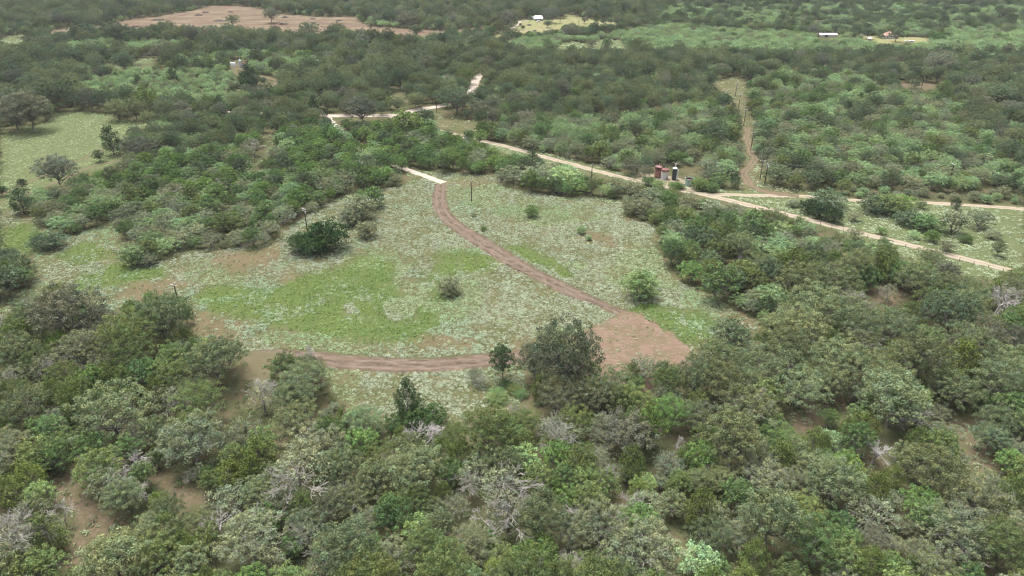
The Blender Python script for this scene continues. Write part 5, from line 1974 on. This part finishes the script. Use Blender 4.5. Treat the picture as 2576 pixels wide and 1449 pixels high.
# far tanks
x, y = basept(588, 167)
r = thing('storage_tank', 'white open-topped tank with raised corner frames, leftmost of the far tanks', 'tank', x, y, 0, 'far oil tanks')
MB().lathe([(.05, 0), (2.2, 0), (2.2, 3.0), (2.1, 3.02), (2.1, 2.2), (.05, 2.2)], 28).build('shell', BRIGHTW, r)
for dx in (-2.1, 2.1):
    MB().box((dx, -.3, 1.85), (.5, .5, 3.7)).build('frame_post', PAINTW, r)
x, y = basept(606, 169.5)
r = thing('separator_tower', 'slim silver-white tower between the far white tank and the rusty tank', 'tower', x, y, 0)
MB().lathe([(.05, 0), (.95, 0), (1.02, 5.4), (.7, 5.9), (.1, 6.05), (.02, 6.05)], 24).build('shell', GALV, r)
MB().tube((0, 0, 6.0), (0, 0, 7.6), .09).build('vent_pipe', PAINTW, r)
MB().tube((-1.05, -.4, 0), (-1.05, -.4, 5.3), .13).build('riser_pipe', PAINTW, r)
x, y = basept(616, 173.5)
r = thing('storage_tank', 'grey tank with a rust-red cap, rightmost of the far tanks', 'tank', x, y, 0, 'far oil tanks')
MB().lathe([(.05, 0), (1.75, 0), (1.75, 4.6), (1.7, 4.62)], 24).build('shell', RUSTG, r)
MB().lathe([(1.8, 4.55), (1.8, 4.7), (.3, 5.0), (.02, 5.02)], 24).build('roof', RUST, r)
MB().tube((0, 0, 4.9), (0, 0, 6.6), .11).build('vent_pipe', PAINTW, r)


# --- buildings
def house(x, y, rz, w, d, h, rise, roofm, wallm, label, name='farmhouse', cat='house', over=.5, wins=3, hip=1.5, group=None):
    r = thing(name, label, cat, x, y, rz, group)
    MB().box((0, 0, h / 2), (w, d, h)).build('wall', wallm, r)
    W2, D2 = w / 2 + over, d / 2 + over
    rf = MB()
    a, b_, c_, e = (-W2, -D2, h), (W2, -D2, h), (W2, D2, h), (-W2, D2, h)
    p, q = (-W2 + hip, 0, h + rise), (W2 - hip, 0, h + rise)
    rf.face([a, b_, q, p]).face([c_, e, p, q]).face([b_, c_, q]).face([e, a, p]).face([a, e, c_, b_])
    rf.build('roof', roofm, r)
    for i in range(wins):
        xx_ = -w / 2 + w * (i + 1) / (wins + 1)
        MB().box((xx_, -d / 2 - .03, h * .55), (.9, .06, 1.1)).build('window', GLASSD, r)
    MB().box((w * .12, -d / 2 - .04, 1.02), (.9, .08, 2.0)).build('door', WALLG if wallm is not WALLG else PAINTW, r)
    return r


x, y = g(1354, 52)
r = house(x, y + 4, .05, 10, 7, 2.9, 2.2, PAINTW, WALLG, 'white metal-roofed farmhouse at the edge of the yellow pasture')
pr = MB()
pr.face([(-4.6, -6.6, 2.3), (5.2, -6.6, 2.3), (5.2, -4.05, 2.95), (-4.6, -4.05, 2.95)])
pr.face([(-4.6, -6.6, 2.22), (-4.6, -4.05, 2.87), (5.2, -4.05, 2.87), (5.2, -6.6, 2.22)])
pr.build('porch_roof', PAINTW, r)
for dx in (-4.4, -1.2, 2, 5): MB().box((dx, -6.45, 1.12), (.16, .16, 2.2)).build('porch_post', PAINTW, r)
x, y = g(1337, 48.5)
house(x, y + 1, .05, 6.2, 4.5, 2.6, .7, GALV, GALV, 'long pale grey shed attached behind the left of the white-roofed farmhouse', 'shed', 'shed', .2, 1, .01)


def car(x, y, rz, label, mat):
    r = thing('parked_car', label, 'car', x, y, rz)
    b = MB()
    pr = [(-2.3, .45), (-2.3, .95), (-1.3, 1.05), (-.7, 1.5), (1.2, 1.55), (1.9, 1.05), (2.3, 1.), (2.3, .45)]
    n_ = len(pr)
    L0 = [(a_, -.9, c_) for a_, c_ in pr]
    L1 = [(a_, .9, c_) for a_, c_ in pr]
    b.face(L0).face(L1[::-1])
    for i in range(n_):
        j = (i + 1) % n_
        b.face([L0[j], L0[i], L1[i], L1[j]])
    b.build('body', mat, r)
    for dx in (-1.4, 1.4):
        for dy in (-.86, .86): MB().tube((dx, dy - .1, .34), (dx, dy + .1, .34), .34, 14).build('wheel', BLACK, r)
    MB().box((.25, -.91, 1.25), (1.6, .03, .34)).build('side_window', GLASSD, r)


x, y = g(1354, 55.5)
car(x, y, .1, 'white car parked in front of the white-roofed farmhouse', PAINTW)
x, y = g(2083, 93)
r = thing('long_barn', 'long low barn with a shining white roof in the pale brush at upper right', 'barn', x, y + 2, -.02)
MB().box((0, 0, 1.1), (17, 5.6, 2.2)).build('wall', WALLG, r)
rf = MB()
rf.face([(-9, -3.1, 2.2), (9, -3.1, 2.2), (9, 0, 3.5), (-9, 0, 3.5)]).face([(9, 3.1, 2.2), (-9, 3.1, 2.2), (-9, 0, 3.5), (9, 0, 3.5)])
rf.face([(-9, -3.1, 2.2), (-9, 0, 3.5), (-9, 3.1, 2.2)]).face([(9, -3.1, 2.2), (9, 3.1, 2.2), (9, 0, 3.5)]).face([(-9, 3.1, 2.2), (9, 3.1, 2.2), (9, -3.1, 2.2), (-9, -3.1, 2.2)])
rf.build('roof', PAINTW, r)
MB().box((-2, -2.83, .95), (3, .06, 1.9)).build('door', BLACK, r)
x, y = g(2243, 98)
house(x, y + 5, -.1, 13, 9, 3.0, 3.2, REDROOF, WALLG, 'farmhouse with a salmon red hipped roof half hidden by a dark tree', hip=4.5)
x, y = g(2187, 101.5)
r = thing('gazebo', 'small white domed gazebo left of the red-roofed farmhouse', 'gazebo', x, y, 0)
MB().lathe([(2.4, 2.0), (2.0, 2.5), (1.2, 2.9), (.02, 3.1)], 12).build('roof', PAINTW, r)
for i in range(6): MB().box((2.0 * math.cos(i * 1.047), 2.0 * math.sin(i * 1.047), 1.02), (.14, .14, 2.2)).build('post', PAINTW, r)
x, y = g(2167, 90.5)
r = thing('water_tank', 'small white round-ended tank left of the dark tree by the red-roofed house', 'tank', x, y, 0)
MB().tube((-1.3, 0, 1.2), (1.3, 0, 1.2), .75, 16).build('vessel', PAINTW, r)
for dx in (-.9, .9): MB().box((dx, 0, .25), (.2, 1.1, .5)).build('leg', GALV, r)
x, y = g(2288, 105)
r = thing('flat_trailer', 'long flat pale trailer right of the red-roofed farmhouse', 'trailer', x, y, -.05)
MB().box((0, 0, .9), (9.5, 2.4, .22)).build('deck', GALV, r)
MB().box((-2.8, 0, 1.25), (3.2, 2.0, .45)).build('load', PAINTW, r)
for dx in (1.6, 2.6):
    for dy in (-1.05, 1.05): MB().tube((dx, dy - .12, .4), (dx, dy + .12, .4), .39, 12).build('wheel', BLACK, r)
MB().tube((4.7, 0, .85), (6.6, 0, .6), .08, 6).build('tow_bar', BLACK, r)

# --- heaps of cleared brush
rng = np.random.default_rng(5)


def heap(x, y, w, h, label, mat, n=220, group=None, name='brush_pile', cat='brush pile'):
    st = Sticks()
    for _ in range(n):
        a, rr = rng.uniform(0, 6.283), math.sqrt(rng.random())
        c_ = np.array([math.cos(a) * rr * w / 2, math.sin(a) * rr * w / 3, rng.uniform(.05, 1) * h * (1 - rr * .8)])
        d_ = unit(rng.normal(size=3) * [1, 1, .35]) * rng.uniform(.5, 1.6) * w / 8
        st.add(c_ - d_, c_ + d_, .09 * w / 8 + .02, .03, 4)
    o = link(name, st.mesh(name, [mat]), None, (x, y, 0))
    tag(o, label, cat, group)


GREYW = simple('grey_brushwood', (.15, .13, .115), .9, .3, 1.)
HP = [(517, 32, 9, 'broad grey heap of brushwood highest in the reddish field'), (500, 39, 9, 'grey brushwood heap just below the highest one in the reddish field'),
      (580, 31, 7, 'grey brushwood heap upper middle, above the lone dark oak'), (395, 51, 13, 'long low brushwood heap on the left side of the reddish field'),
      (553, 53, 12, 'brushwood heap touching the left of the lone dark oak'), (712, 61, 11, 'dark brushwood heap right of and below the spreading oak'),
      (717, 44, 8, 'pale brushwood heap right of the spreading oak'), (787, 48, 7, 'small brushwood heap at the right part of the reddish field'),
      (853, 53, 8, 'brushwood heap at the right rim of the reddish field'), (340, 68, 9, 'low brushwood heap in the lower left reddish field'),
      (292, 61, 10, 'flat brushwood heap beside the round tree at the reddish field left tip'), (1331, 64, 6, 'low earth-brown heap in the yellow farmhouse pasture')]
for X, Y, w_, lab in HP:
    x, y = g(X, Y)
    heap(x, y, w_, 1.9, lab, GREYW, 220, 'brushwood heaps in the fields')
x, y = g(73, 757)
heap(x, y, 5, 1.4, 'heap of bleached fallen branches in the weeds above the left near wood', DEADWOOD, 60, None, 'fallen_branches', 'fallen branches')
x, y = g(540, 1201)
heap(x, y, 6, 1.6, 'purplish grey brush heap at the end of the near dirt path', TWIG, 120, None, 'fallen_branches', 'fallen branches')
x, y = g(1105, 1420)
heap(x, y, 7, 2.2, 'purple-brown heap of dead branches between green crowns at the bottom edge', GREYW, 160, None, 'fallen_branches', 'fallen branches')

# --- wire fence along the near side of the caliche lane
FP, _ = resample([g(*p) for p in [(1900, 527), (1960, 541), (2055, 566), (2160, 592), (2264, 618), (2434, 662), (2540, 690)]], 4.5)
r = thing('wire_fence', 'thin wire fence on short posts along the near edge of the caliche lane', 'fence', FP[0][0], FP[0][1], 0)
pm = None
for p in FP[:60]:
    if pm is None:
        pm = MB().box((0, 0, .65), (.13, .13, 1.3)).build('post', WOODP, r)
    else:
        q_ = pm.copy()
        COL.objects.link(q_)
        q_.parent = r
        q_.location = (p[0] - FP[0][0], p[1] - FP[0][1], 0)
st = Sticks()
for zz in (.5, .85, 1.2):
    st.path([np.array([p[0] - FP[0][0], p[1] - FP[0][1], zz]) for p in FP[:60]], .012, .012, 3)
link('fence_wire', st.mesh('fence_wire', [WIRE]), r)

# ------------------------------------------------------------------ haze: the damp air that pales the far woods
HAZE = .000045
m, t, out = newmat('haze')
pv = N(t, 'ShaderNodeVolumePrincipled')
pv.inputs['Color'].default_value = (.80, .86, .93, 1)
pv.inputs['Density'].default_value = HAZE
pv.inputs['Anisotropy'].default_value = 0.
t.links.new(pv.outputs[0], out.inputs['Volume'])
hz = MB().box((0, 3600, 60), (26500, 12800, 122)).build('haze', m)
tag(hz, kind='stuff')
